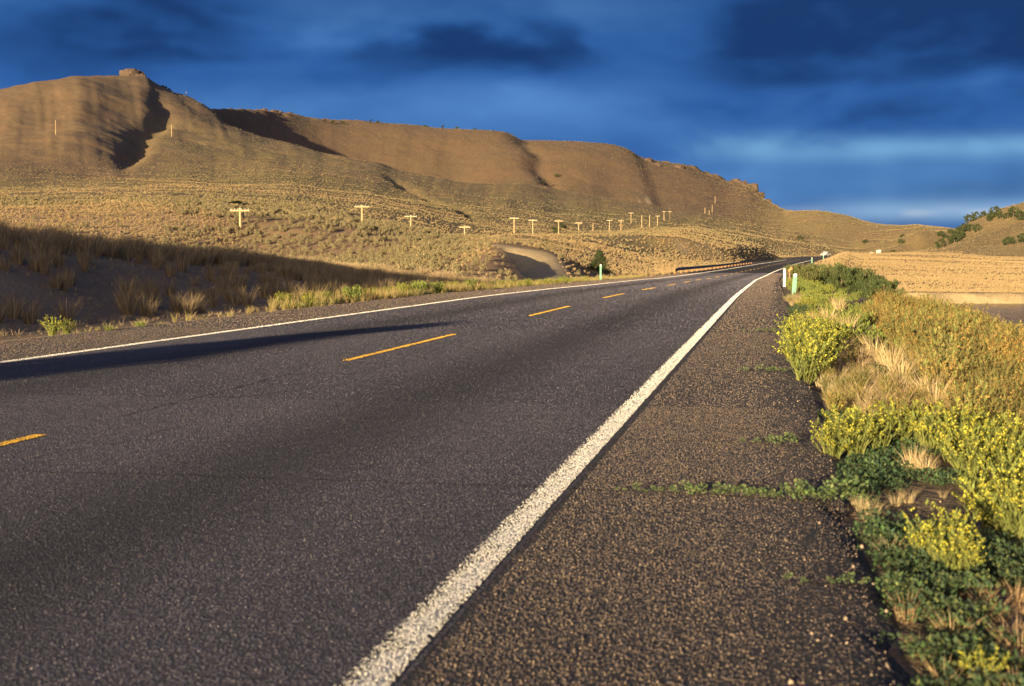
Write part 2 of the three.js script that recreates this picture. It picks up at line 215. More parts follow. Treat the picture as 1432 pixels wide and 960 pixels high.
// ---------------------------------------------------------------- ground: one sheet from the feet of the camera to beyond the ridges
const soilMap = noiseTex(512, (i, j) => { const f = 512; const n = 0.5 * pnoise(i / 4, j / 4, f / 4) + 0.3 * pnoise(i / 16, j / 16, f / 16) + 0.2 * pnoise(i / 1.5, j / 1.5, 341); const v = 0.62 + 0.38 * n; return [v, v * 0.985, v * 0.96]; });
const soilBump = noiseTex(512, (i, j) => { const n = 0.5 * pnoise(i / 6, j / 6, 85) + 0.3 * pnoise(i / 20, j / 20, 26) + 0.3 * pnoise(i / 2, j / 2, 256); return [n, n, n]; });
{
  const rs = []; let r = 1.2;
  const runs = [[10, 0.22], [40, 0.4], [64, 0.6], [110, 0.45], [160, 0.8], [182, 0.33], [320, 1.3], [560, 2.6], [1000, 4.5], [2250, 8], [3200, 50], [30000, 1500]];
  for (const [to, st] of runs) while (r < to) { rs.push(r); r += st; }
  const as = []; let a = -Math.PI;
  const A0 = -21.5 * Math.PI / 180, A1 = 21.5 * Math.PI / 180, fine = 0.052 * Math.PI / 180;
  for (; a < A0; a += Math.abs(a) > 1.2 ? 0.06 : 0.02) as.push(a);
  for (a = A0; a < A1; a += fine) as.push(a);
  for (a = A1; a < Math.PI - 0.02; a += Math.abs(a) > 1.2 ? 0.06 : 0.02) as.push(a);
  as.push(Math.PI);
  const na = as.length, nr = rs.length, P = new Float32Array(na * nr * 3), C = new Float32Array(na * nr * 3), UVs = new Float32Array(na * nr * 2);
  let k = 0;
  for (let j = 0; j < nr; j++) for (let i = 0; i < na; i++, k++) {
    const ca = Math.cos(as[i]), sa = Math.sin(as[i]);
    const D = rs[j] * ca, c = rs[j] * sa, x = CY * c - SY * D, z = -CY * D - SY * c;
    P[k * 3] = x; P[k * 3 + 1] = ground(x, z); P[k * 3 + 2] = z; UVs[k * 2] = x / 3; UVs[k * 2 + 1] = z / 3;
  }
  // what the ground is made of: sandy soil, dry grass, sage scrub, red scree, river sand
  const soil = [0.4, 0.26, 0.15], red = [0.24, 0.135, 0.082], dry = [0.40, 0.285, 0.115], scrub = [0.225, 0.19, 0.09], dark = [0.13, 0.1, 0.055], sand = [0.68, 0.52, 0.3], pale = [0.52, 0.40, 0.24], dust = [0.33, 0.225, 0.14], olive = [0.3, 0.27, 0.1];
  k = 0;
  for (let j = 0; j < nr; j++) for (let i = 0; i < na; i++, k++) {
    const x = P[k * 3], y = P[k * 3 + 1], z = P[k * 3 + 2], { px, D } = bearing(x, z);
    const n1 = fbm(x / 14, z / 14, 3), n2 = fbm(x / 120 + 5, z / 120, 4), n3 = noise(x / 2.2, z / 2.2), sp = hash(Math.round(x * 2), Math.round(z * 2));
    let c = mix3(soil, dry, sstep(0.35, 0.65, n1) * 0.5);
    const dr = U(x, z) - REDGE, dl = LEDGE - U(x, z);
    if (D < 70 && dl > -0.5) c = mix3(dust, [0.4, 0.28, 0.17], n3);
    if (D > 60) c = mix3(c, dry, sstep(230, 420, D) * 0.65);
    if (D > 180) c = mix3(c, scrub, clamp(sstep(0.4, 0.62, n1 * 0.5 + n2 * 0.5) * 0.55 + 0.15));
    if (D > 450) { c = mix3(c, olive, 0.45 * sstep(0.35, 0.6, n2)); if (sp > 0.62) c = mix3(c, dark, 0.5 * (1 - sstep(900, 1500, D) * 0.4)); else if (sp < 0.2) c = mix3(c, dry, 0.5); if (px > 1040) c = mix3(c, [0.5, 0.35, 0.15], 0.55 * sstep(1040, 1110, px)); }
    if (px < 330 && D > 100 && D < 185) c = mix3(c, [0.55, 0.39, 0.22], 0.8 * (1 - sstep(230, 330, px)));  // sandy slope, its colour raised to stand in for low sun on it
    // patches of red-brown scree on the big hill and the ridge
    const up = sstep(900, 1200, D + (n2 - 0.5) * 500) * (1 - sstep(1020, 1110, px + (n1 - 0.5) * 80));
    c = mix3(c, mix3(red, scrub, 0.25 * n3 + 0.2 * n2), 0.85 * up);
    c = mix3(c, mix3(red, [0.27, 0.165, 0.095], n3), 0.6 * sstep(430, 640, D) * (1 - sstep(1000, 1200, D)) * (1 - sstep(150, 270, px + (n1 - 0.5) * 60)));  // red-brown soil on the left flank, its darker tone also stands in for shade
    if (up > 0.3) { const rill = fbm(px / 9 + n2 * 4, D / 160, 4); if (px > 880 && px < 940 && rill > 0.5) c = mix3(c, pale, sstep(1300, 1340, D) * (1 - sstep(1390, 1560, D)) * sstep(0.5, 0.68, rill) * sstep(885, 900, px) * (1 - sstep(925, 938, px))); }
    // green-yellow grass line along the terrace edge, and the meadow across the water
    if (px < 1120 && D > 160 && D < 280) c = mix3(c, [0.42, 0.36, 0.12], 0.6 * Math.exp(-(((D - 181 - (px > 420 ? (px - 420) * 0.25 : 0)) / 5) ** 2)));
    if (px > 1120 && D > 165 && D < 900 && dr > 2) c = mix3(c, mix3([0.46, 0.34, 0.15], [0.36, 0.26, 0.11], sstep(0.35, 0.65, n1)), 0.75);
    if (dr > 12 && D > 100 && D < 182 && y < -2.6) c = mix3(c, sand, 0.9 * sstep(0.2, 0.45, n1));
    if (dl > 0 && px > 680 && px < 820 && D > 62 && D < 110) { const v = (px - lerp(786, 738, (D - 68) / 32)) / lerp(24, 46, sstep(66, 100, D)); c = mix3(c, sand, 1 - sstep(0.95, 1.3, Math.abs(v - 0.1))); }
    if (px > 930 && px < 1010 && D > 170 && D < 300) c = mix3(c, pale, 0.7 * sstep(0.45, 0.6, n1) * sstep(930, 960, px));
    if (dr > 0 && D < 60) c = mix3([0.3, 0.2, 0.13], [0.22, 0.17, 0.1], n3);
    const t = 0.86 + 0.28 * sp * (0.4 + 0.6 * n3);
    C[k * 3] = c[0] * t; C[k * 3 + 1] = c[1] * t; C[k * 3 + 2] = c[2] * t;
  }
  const idx = new Uint32Array((na - 1) * (nr - 1) * 6); let q = 0;
  for (let j = 0; j < nr - 1; j++) for (let i = 0; i < na - 1; i++) { const A = j * na + i, B = A + 1, E = A + na, G = E + 1; idx[q++] = A; idx[q++] = E; idx[q++] = B; idx[q++] = B; idx[q++] = E; idx[q++] = G; }
  const g = new THREE.BufferGeometry();
  g.setAttribute('position', new THREE.BufferAttribute(P, 3)); g.setAttribute('color', new THREE.BufferAttribute(C, 3)); g.setAttribute('uv', new THREE.BufferAttribute(UVs, 2)); g.setIndex(new THREE.BufferAttribute(idx, 1)); g.computeVertexNormals();
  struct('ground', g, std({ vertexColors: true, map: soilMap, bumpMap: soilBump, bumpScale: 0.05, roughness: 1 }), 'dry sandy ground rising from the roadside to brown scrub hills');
  console.log('ground', na, nr, na * nr * 2);
}

// ---------------------------------------------------------------- river
{
  const g = new THREE.PlaneGeometry(900, 420, 220, 160); g.rotateX(-Math.PI / 2);
  const p = g.attributes.position;
  const [wx, wz] = place(1500, 120);
  for (let i = 0; i < p.count; i++) { const x = p.getX(i) + wx + 260, z = p.getZ(i) + wz + 60; p.setXYZ(i, x, WATER, z); }
  const uv = g.attributes.uv; for (let i = 0; i < p.count; i++) uv.setXY(i, p.getX(i) / 14, p.getZ(i) / 7);
  const rip = noiseTex(512, (i, j) => { const n = 0.45 * pnoise(i / 26, j / 16, 20) + 0.35 * pnoise(i / 10, j / 7, 51) + 0.2 * pnoise(i / 4, j / 3, 128); return [n, n, n]; });
  // keep only the water right of the road
  const idx = []; const src = g.index; for (let t = 0; t < src.count; t += 3) { let ok = true; for (let e = 0; e < 3; e++) { const v = src.getX(t + e); if (U(p.getX(v), p.getZ(v)) < REDGE + 6) ok = false; } if (ok) idx.push(src.getX(t), src.getX(t + 1), src.getX(t + 2)); }
  g.setIndex(idx); g.computeVertexNormals();
  struct('river', g, new THREE.MeshPhysicalMaterial({ color: rgb(0.05, 0.04, 0.04), roughness: 0.12, ior: 1.33, bumpMap: rip, bumpScale: 0.12 }), 'dark river water below a sandy far bank');
}

// ---------------------------------------------------------------- road
const chipTex = (cell, dens, base, tones, size = 1024, seed = 1) => {
  const n = Math.floor(size / cell), col = new Float32Array(size * size * 3), hgt = new Float32Array(size * size), R = rng(seed);
  for (let k = 0; k < size * size; k++) { const b = base * (0.75 + 0.5 * R()); col[k * 3] = b; col[k * 3 + 1] = b * 0.95; col[k * 3 + 2] = b * 0.98; }
  for (let q = 0; q < n * n * dens; q++) {
    const cx = R() * size, cy = R() * size, rr = cell * (0.22 + 0.34 * R() * R() + 0.12 * R()), ec = 0.6 + 0.4 * R(), an = R() * 3.14, ca = Math.cos(an), sa = Math.sin(an), tone = tones[Math.floor(R() * tones.length)], l = 0.65 + 0.6 * R(), hh = 0.5 + 0.5 * R();
    const m = Math.ceil(rr);
    for (let dy = -m; dy <= m; dy++) for (let dx = -m; dx <= m; dx++) { const a = (dx * ca + dy * sa) / rr, b = (-dx * sa + dy * ca) / (rr * ec), d = a * a + b * b; if (d > 1) continue; const X = ((Math.round(cx) + dx) % size + size) % size, Y = ((Math.round(cy) + dy) % size + size) % size, k = Y * size + X, H = hh * Math.sqrt(1 - d * d); if (H > hgt[k]) { hgt[k] = H; col[k * 3] = tone[0] * l; col[k * 3 + 1] = tone[1] * l; col[k * 3 + 2] = tone[2] * l; } }
  }
  const map = noiseTex(size, (i, j) => { const k = (j * size + i) * 3; return [Math.pow(clamp(col[k]), 1 / 2.2), Math.pow(clamp(col[k + 1]), 1 / 2.2), Math.pow(clamp(col[k + 2]), 1 / 2.2)]; }, true);
  const bump = noiseTex(size, (i, j) => { const v = hgt[j * size + i]; return [v, v, v]; });
  return { map, bump };
};
const laneT = chipTex(5, 0.75, 0.05, [[0.15, 0.14, 0.17], [0.11, 0.11, 0.15], [0.19, 0.17, 0.18], [0.09, 0.09, 0.13], [0.28, 0.26, 0.27]], 1024, 5);
const shldT = chipTex(9, 0.85, 0.045, [[0.2, 0.145, 0.115], [0.14, 0.11, 0.1], [0.27, 0.19, 0.13], [0.11, 0.095, 0.095], [0.36, 0.27, 0.19]], 1024, 8);
const laneM = std({ vertexColors: true, map: laneT.map, bumpMap: laneT.bump, bumpScale: 0.006, roughness: 0.85 });
const shldM = std({ vertexColors: true, map: shldT.map, bumpMap: shldT.bump, bumpScale: 0.009, roughness: 0.9 });
const TILE = 2.2;                                     // metres per texture tile
function strip(u0, u1, nu, s0, s1, lift, colorAt, edge) {
  const ss = []; for (let s = s0; s < s1;) { ss.push(s); s += s < 30 ? 0.25 : s < 120 ? 1 : 4; } ss.push(s1);
  const P = [], C = [], V = [], I = [], n = nu + 1;
  ss.forEach((s, j) => { for (let i = 0; i <= nu; i++) { const f = i / nu; let a = typeof u0 === 'function' ? u0(s) : u0, b = typeof u1 === 'function' ? u1(s) : u1; const u = a + (b - a) * f, x = roadX(s) + u; P.push(x, roadY(s) + lift - (edge && (edge > 0 ? f === 1 : f === 0) ? 0.07 : 0), -s); const c = colorAt ? colorAt(u, s, x) : [1, 1, 1]; C.push(...c); V.push(u / TILE, s / TILE); } });
  for (let j = 0; j < ss.length - 1; j++) for (let i = 0; i < nu; i++) { const A = j * n + i; I.push(A, A + 1, A + n, A + 1, A + n + 1, A + n); }
  const g = new THREE.BufferGeometry(); g.setAttribute('position', new THREE.Float32BufferAttribute(P, 3)); g.setAttribute('color', new THREE.Float32BufferAttribute(C, 3)); g.setAttribute('uv', new THREE.Float32BufferAttribute(V, 2)); g.setIndex(I); g.computeVertexNormals(); return g;
}
const laneColor = (u, s) => {
  const oil = Math.exp(-(((Math.abs(u) - 1.9) / 0.55) ** 2)), wheel = Math.exp(-(((Math.abs(u) - 0.95) / 0.3) ** 2)) + Math.exp(-(((Math.abs(u) - 2.85) / 0.3) ** 2));
  const blot = fbm(u * 0.8 + 9, s * 0.16, 4), fine = fbm(u * 3, s * 1.1 + 50, 3);
  let v = 0.98 - 0.5 * oil * (0.4 + 1.1 * blot) + 0.08 * wheel + (blot - 0.5) * 0.3 + (fine - 0.5) * 0.14;
  const patch = sstep(150, 152, s + u * 0.3) * (1 - sstep(268, 271, s + u * 0.3)); v *= 1 - 0.4 * patch;
  v = clamp(v, 0.3, 1.2);
  return [v, v * (0.98 - 0.03 * patch), v * (1.02 - 0.08 * patch)];
};
struct('road_surface', strip(-LINE - 0.12, LINE + 0.1, 40, -60, 760, 0, laneColor), laneM, 'weathered grey asphalt of the two traffic lanes');
const shColor = (u, s) => { const b = fbm(u * 1.3 + 3, s * 0.3, 4), d = sstep(4.3, 5.0, Math.abs(u)) * (u > 0 ? 0.12 : 0); const v = 0.9 + (b - 0.5) * 0.5 - d * b; return [v, v * 0.98, v * 0.97]; };
const redge = s => REDGE + 0.12 * (fbm(s * 0.7, 3, 3) - 0.5) * 2 - 0.06 * clamp(noise(s * 3.1, 8) - 0.6) * 4;
const ledge = s => LEDGE + 0.25 * (fbm(s * 0.5, 13, 3) - 0.5);
const shoulderR = struct('road_shoulder', strip(LINE + 0.1, redge, 12, -60, 700, -0.001, shColor, 1), shldM, 'coarse brown asphalt shoulder on the river side');
const shoulderL = struct('road_shoulder', strip(ledge, -LINE - 0.12, 12, -60, 700, -0.001, shColor, -1), shldM, 'narrow brown asphalt shoulder below the hill bank');

// paint: worn edges cut by the grain of the stones
function paintTex(seed, wearL, wearR) {
  const W = 128, H = 2048, d = new Uint8Array(W * H * 4);
  for (let j = 0; j < H; j++) for (let i = 0; i < W; i++) {
    const k = (j * W + i) * 4, x = i / W, y = j / H;
    const g = clamp(((pnoise(i / 2.4, j / 2.4, 853) * 0.6 + pnoise(i / 5 + 9, j / 5, 409) * 0.4) - 0.5) * 2.3 + 0.5);
    const big = pnoise(i / 40 + seed, j / 60, 34), eL = 0.1 + wearL * big, eR = 0.92 - wearR * pnoise(i / 40, j / 80 + seed, 25);
    const cover = Math.min(sstep(eL - 0.2, eL + 0.4, x), 1 - sstep(eR - 0.05, eR + 0.06, x));
    const on = cover > 0.12 + g * 0.82 * (cover < 0.98 ? 1 : 0.9) ? 1 : 0, v = 0.72 + 0.28 * g;
    d[k] = 255 * v; d[k + 1] = 255 * v; d[k + 2] = 255 * v; d[k + 3] = on * 255;
  }
  const t = new THREE.DataTexture(d, W, H, THREE.RGBAFormat); t.wrapS = THREE.ClampToEdgeWrapping; t.wrapT = THREE.RepeatWrapping; t.magFilter = THREE.LinearFilter; t.colorSpace = THREE.SRGBColorSpace; t.needsUpdate = true; return t;
}
const whiteM = std({ color: rgb(0.85, 0.82, 0.78), map: paintTex(3, 0.45, 0.08), alphaTest: 0.5, bumpMap: laneT.bump, bumpScale: 0.003, roughness: 0.8 });
const yellowM = std({ color: rgb(0.74, 0.45, 0.06), map: paintTex(7, 0.3, 0.18), alphaTest: 0.5, roughness: 0.8 });
function paint(name, uc, w, s0, s1, mat, label, jog = 0) {
  const g = strip(uc - w / 2 + jog, uc + w / 2 + jog, 1, s0, s1, 0.004);
  const uv = g.attributes.uv, p = g.attributes.position; for (let i = 0; i < uv.count; i++) uv.setXY(i, i % 2, -p.getZ(i) / 4.3);
  g.deleteAttribute('color');
  struct(name, g, mat, label);
}
paint('painted_edge_line', LINE, 0.185, -30, 7.05, whiteM, 'near stretch of worn white edge line beside the shoulder', -0.012);
paint('painted_edge_line', LINE, 0.175, 7.06, 560, whiteM, 'worn white edge line along the river side of the road');
paint('painted_edge_line', -LINE, 0.19, -30, 560, whiteM, 'thin white edge line along the hill side of the road');
for (let k = -2; k < 28; k++) { const s0 = 15.2 + (k - 1) * 12.2; paint('painted_dash', 0.02, 0.135, s0, s0 + 5.5, yellowM, 'worn yellow dash of the road centre line'); }

// cracks filled with dark dirt
const crackM = std({ color: rgb(0.018, 0.015, 0.014), roughness: 1 });
function crack(pts, w, seed, label) {
  const R = rng(seed), P = [], I = []; let n = 0;
  for (let k = 0; k < pts.length - 1; k++) { const [u0, s0] = pts[k], [u1, s1] = pts[k + 1], L = Math.hypot(u1 - u0, s1 - s0), m = Math.max(2, Math.ceil(L / 0.04)), nx = -(s1 - s0) / L, ns = (u1 - u0) / L; for (let q = 0; q <= m; q++) { const f = q / m, j = (fbm(f * L * 6 + seed, k + seed, 3) - 0.5) * 0.09, u = u0 + (u1 - u0) * f + nx * j, s = s0 + (s1 - s0) * f + ns * j, ww = w * (0.35 + 1.1 * R()); const y = roadY(s) + 0.0035; P.push(roadX(s) + u + nx * ww, y, -(s + ns * ww), roadX(s) + u - nx * ww, y, -(s - ns * ww)); if (q) { const a = n - 2; I.push(a, a + 1, n, a + 1, n + 1, n); } n += 2; } }
  const g = new THREE.BufferGeometry(); g.setAttribute('position', new THREE.Float32BufferAttribute(P, 3)); g.setIndex(I); g.computeVertexNormals();
  const m = struct('road_crack', g, crackM, label); return m;
}
crack([[-1.2, 7.0], [1.0, 7.05], [3.4, 7.02], [REDGE - 0.05, 6.85]], 0.006, 4, 'crack running across the lane and shoulder');
crack([[3.8, 8.95], [REDGE, 8.85]], 0.006, 5, 'narrow crack across the shoulder with small weeds');
crack([[4.0, 14.6], [REDGE, 14.4]], 0.008, 6, 'crack across the shoulder beside yellow flowers');
crack([[4.0, 22.2], [REDGE, 22.0]], 0.01, 7, 'far crack across the shoulder');
crack([[0.04, 9.6], [0.06, 11.2], [0.0, 13.4]], 0.007, 8, 'crack along the centre of the road');
crack([[-0.5, 10.2], [0.1, 10.4], [0.9, 12.4]], 0.004, 9, 'short forked crack near the centre line');
crack([[0.5, 7.4], [0.7, 8.3], [0.75, 9.2]], 0.0035, 11, 'hairline crack in the near lane');
crack([[4.75, 5.12], [REDGE, 5.08]], 0.006, 12, 'short crack at the ragged shoulder edge');

const onDash = s => { const f = ((s - 15.2) / 12.2) % 1; return ((f + 1) % 1) * 12.2 < 5.5; };
// loose stone chips standing proud of the shoulder and the lane
const M4 = new THREE.Matrix4(), QQ = new THREE.Quaternion(), EE = new THREE.Euler(), VV = new THREE.Vector3(), SS = new THREE.Vector3();
function instanced(name, geo, mat, list, label, colored = true) {
  const m = new THREE.InstancedMesh(geo, mat, list.length); m.name = numbered(name);
  const c = new THREE.Color();
  list.forEach((e, i) => { EE.set(e.rx || 0, e.ry || 0, e.rz || 0); M4.compose(VV.set(e.x, e.y, e.z), QQ.setFromEuler(EE), SS.set(e.sx || e.s, e.sy || e.s, e.sz || e.s)); m.setMatrixAt(i, M4); if (colored && e.c) m.setColorAt(i, c.setRGB(...e.c)); });
  m.castShadow = m.receiveShadow = true; m.userData.kind = 'stuff'; if (label) m.userData.label = label; scene.add(m); return m;
}
{
  const R = rng(77), tones = [[0.135, 0.105, 0.1], [0.09, 0.078, 0.09], [0.19, 0.14, 0.11], [0.07, 0.065, 0.08], [0.31, 0.235, 0.17]], chips = [];
  const pebble = new THREE.IcosahedronGeometry(1, 0); 
  const spread = (list, u0, u1, r0, near, mid, tones) => { for (const [s0, s1, perM2, k] of [[3, 11, near, 1], [11, 22, mid, 1.5], [22, 48, mid * 0.32, 2.6], [48, 151, mid * 0.09, 5]]) { const n = Math.round((u1 - u0) * (s1 - s0) * perM2); for (let q = 0; q < n; q++) { const s = s0 + (s1 - s0) * R(), u = u0 + (u1 - u0) * R(), x = roadX(s) + u; if (bearing(x, -s).px < -30) continue; if (Math.abs(u) < 0.075 && onDash(s)) continue; const e = Math.max(u > 0 ? sstep(4.45, 4.95, u) : 0, 0), o = laneColor(u, s)[0]; if (R() < 0.7 * e) continue; const r = r0 * k * (0.55 + 0.75 * R() * R()), t = tones[Math.floor(R() * 5)], l = (0.6 + 0.6 * R()) * (Math.abs(u) < LINE ? o : 1); list.push({ x, y: roadY(s) + 0.1 * r, z: -s, rx: R() * 3, ry: R() * 6, rz: R() * 3, sx: r * (0.8 + 0.6 * R()), sy: r * 0.7 / Math.sqrt(k), sz: r, c: [t[0] * l, t[1] * l, t[2] * l] }); } } };
  spread(chips, LINE + 0.13, REDGE - 0.06, 0.0036, 5200, 1500, tones); spread(chips, LEDGE + 0.1, -LINE - 0.15, 0.0036, 1000, 1500, tones);
  instanced('shoulder_chips', pebble, std({ color: 0xffffff, roughness: 0.85 }), chips, 'stone chips bound in the coarse shoulder asphalt');
  const lanes = [], tl = [[0.108, 0.1, 0.145], [0.08, 0.08, 0.135], [0.138, 0.125, 0.155], [0.066, 0.066, 0.115], [0.24, 0.225, 0.25]];
  spread(lanes, -LINE + 0.08, LINE - 0.06, 0.0026, 4200, 1300, tl);
  instanced('lane_chips', pebble, std({ color: 0xffffff, roughness: 0.85 }), lanes, 'fine stone chips worn proud of the lane asphalt');
  const coat = (u0, u1, n0, color, name, label, dash) => { const l = []; for (const [s0, s1, k, r] of [[3, 11, 2.0, 0.0021], [11, 22, 0.6, 0.0038], [22, 48, 0.22, 0.007], [48, 110, 0.09, 0.011], [110, 400, 0.035, 0.018]]) { const n = Math.round((s1 - s0) * (u1 - u0) * n0 * k); for (let q = 0; q < n; q++) { const s = s0 + (s1 - s0) * R(), f = R(); if (dash && !onDash(s)) continue; if (f < 0.3 * R()) continue; const u = u0 + (u1 - u0) * f, x = roadX(s) + u; if (bearing(x, -s).px < -20) continue; const q2 = r * (0.6 + 0.6 * R()), c = 0.75 + 0.25 * R(); l.push({ x, y: roadY(s) + 0.0045, z: -s, rx: R() * 3, ry: R() * 6, rz: R() * 3, sx: q2 * 1.2, sy: Math.min(q2, 0.006) * 0.7, sz: q2, c: [color[0] * c, color[1] * c, color[2] * c] }); } } instanced(name, pebble, std({ color: 0xffffff, roughness: 0.7 }), l, label); };
  coat(LINE - 0.075, LINE + 0.075, 7000, [0.85, 0.82, 0.78], 'white_painted_chips', 'stone chips coated in white paint on the river side line');
  coat(-LINE - 0.08, -LINE + 0.08, 6500, [0.85, 0.82, 0.78], 'white_painted_chips', 'stone chips coated in white paint on the hill side line');
  coat(-0.035, 0.07, 6000, [0.74, 0.45, 0.06], 'yellow_painted_chips', 'stone chips coated in yellow paint on the centre dashes', true);
  console.log('chips', chips.length, lanes.length);
  const grit = []; for (let k = 0; k < 900; k++) { const left = R() < 0.45, s = 3 + 40 * R() * R(), u = left ? LEDGE - 0.2 + R() * 1.2 : REDGE - 0.35 + R() * 1.3, x = roadX(s) + u, z = -s, r = 0.002 + 0.006 * R() ** 5, l = 0.2 + 0.3 * R(); grit.push({ x, y: (u < REDGE && u > LEDGE ? roadY(s) : gy(x, z)) + r * 0.4, z, rx: R() * 3, ry: R() * 3, rz: R() * 3, sx: r * 1.3, sy: r, sz: r, c: [l, l * 0.75, l * 0.55] }); }
  instanced('loose_gravel', pebble, std({ color: 0xffffff }), grit, 'loose pale gravel along the shoulder edges');
}

// ---------------------------------------------------------------- plants
const plantM = std({ vertexColors: true, roughness: 0.9 });
const R0 = rng(2024);
const J = (c, R, a = 0.25) => { const f = 1 - a + 2 * a * R(), h = (R() - 0.5) * 0.12; return [c[0] * f * (1 + h), c[1] * f, c[2] * f * (1 - h)]; };
function tuftGeo(seed, n, h, spread, cols, w = 0.004) { const R = rng(seed), S = new Soup(); for (let k = 0; k < n; k++) { const a = R() * 6.283, r = spread * 0.35 * Math.sqrt(R()), l = spread * (0.25 + 0.9 * R()), H = h * (0.45 + 0.55 * R()), c = J(cols[Math.floor(R() * cols.length)], R); S.blade(Math.cos(a) * r, -0.02, Math.sin(a) * r, Math.cos(a) * l, H, Math.sin(a) * l, w * (0.7 + 0.6 * R()), c, c, R); } return S.geo(); }
function weedGeos(seed, o) {                          // foliage and flower heads of a bushy flowering weed
  const R = rng(seed), S = new Soup(), Fl = new Soup();
  for (let k = 0; k < o.stems; k++) {
    const a = R() * 6.283, r0 = o.w * 0.2 * R(), lean = o.w * (0.15 + 0.85 * Math.sqrt(R())), h = o.h * (0.55 + 0.45 * R()) * (1 - 0.25 * (lean / o.w) ** 2);
    const bx = Math.cos(a) * r0, bz = Math.sin(a) * r0, tx = Math.cos(a) * lean, tz = Math.sin(a) * lean, sc = J(o.stem, R);
    S.blade(bx, -0.02, bz, tx - bx, h, tz - bz, o.sw || 0.004, sc, sc, R);
    const at = f => { const g = f * f * 0.6 + f * 0.4; return [bx + (tx - bx) * g, h * f, bz + (tz - bz) * g]; };
    for (let q = 0; q < o.leaves; q++) { const [x, y, z] = at(0.12 + 0.84 * R()), b = R() * 6.283, L = o.leaf * (0.6 + 0.8 * R()), up = 0.7 + 0.9 * R(), dx = Math.cos(b) * L, dz = Math.sin(b) * L; S.leaf(x, y, z, dx, L * up, dz, -Math.sin(b) * L * o.lw, 0.15 * L * (R() - .5), Math.cos(b) * L * o.lw, J(o.leafC, R, 0.35)); }
    const nf = Math.round(o.flowers * (0.4 + 0.9 * R()));
    for (let q = 0; q < nf; q++) { const [x, y, z] = at(1 - o.top * Math.pow(R(), 1.4)), b = R() * 6.283, L = o.fl * (0.6 + 0.8 * R()), sp = o.spray * R(), X = x + Math.cos(b) * sp, Z = z + Math.sin(b) * sp, Y = y + (R() - 0.3) * o.spray, c = J(o.flC, R, 0.22); Fl.leaf(X, Y, Z, Math.cos(b) * L, L * (R() - .2), Math.sin(b) * L, -Math.sin(b) * L * .5, L * .3 * (R() - .5), Math.cos(b) * L * .5, c); Fl.leaf(X, Y - L * .3, Z, (R() - .5) * L, L, (R() - .5) * L, Math.cos(b) * L * .4, 0, Math.sin(b) * L * .4, c); }
  }
  return [S.geo(), Fl.geo()];
}
function bushGeo(seed, o) {                            // rounded shrub of many small leaf faces on a few twigs
  const R = rng(seed), S = new Soup(); const lobes = [];
  for (let k = 0; k < o.lobes; k++) { const a = R() * 6.283, r = o.w * 0.55 * Math.sqrt(R()); lobes.push([Math.cos(a) * r, o.h * (0.35 + 0.4 * R()), Math.sin(a) * r, o.w * (0.28 + 0.24 * R()), o.h * (0.26 + 0.2 * R())]); const c = o.wood || [0.1, 0.075, 0.05]; S.blade(Math.cos(a) * 0.03 * o.w, -0.05, Math.sin(a) * 0.03 * o.w, Math.cos(a) * r, lobes[k][1], Math.sin(a) * r, 0.025 * o.w, c, c, R); }
  for (let k = 0; k < o.n; k++) { const L = lobes[Math.floor(R() * lobes.length)], a = R() * 6.283, cz = R() * 2 - 0.75, rr = Math.sqrt(Math.max(0, 1 - cz * cz)), q = 0.6 + 0.42 * R(), x = L[0] + Math.cos(a) * rr * L[3] * q, y = Math.max(0.01, L[1] + cz * L[4] * q), z = L[2] + Math.sin(a) * rr * L[3] * q, l = o.leaf * (0.6 + 0.8 * R()), b = R() * 6.283, e = o.up ? 0.7 + 0.6 * R() : R() * 1.4 - 0.3; S.leaf(x, y, z, Math.cos(b) * l * .8, l * e, Math.sin(b) * l * .8, -Math.sin(b) * l * o.lw, l * .2 * (R() - .5), Math.cos(b) * l * o.lw, J(o.c[Math.floor(R() * o.c.length)], R, 0.3)); }
  return S.geo();
}
const GW = { stems: 26, w: 0.2, h: 0.36, leaves: 16, leaf: 0.03, lw: 0.2, flowers: 13, top: 0.34, fl: 0.011, spray: 0.011, stem: [0.22, 0.22, 0.06], leafC: [0.17, 0.2, 0.045], flC: [0.44, 0.42, 0.05] };
const weedKinds = [0, 1, 2, 3].map(k => weedGeos(100 + k, { ...GW, stems: 24 + 4 * k }));
const leafyKinds = [0, 1].map(k => weedGeos(140 + k, { ...GW, stems: 26, leaves: 22, leaf: 0.04, flowers: 5, top: 0.2, leafC: [0.2, 0.25, 0.06] }));
function weed(x, z, sc, kind, label, group, leafy = false, tall = 1) {
  const t = thing('flowering_weed', label, 'weed', [x, gy(x, z), z], kind * 1.7 + x * 3, group); t.scale.set(sc, sc * tall, sc);
  const g = (leafy ? leafyKinds : weedKinds)[kind % (leafy ? 2 : 4)]; mesh('foliage', g[0], plantM, t); mesh('flower_heads', g[1], plantM, t).userData.kind = 'stuff'; return t;
}
const at = (px, D) => place(px, D);
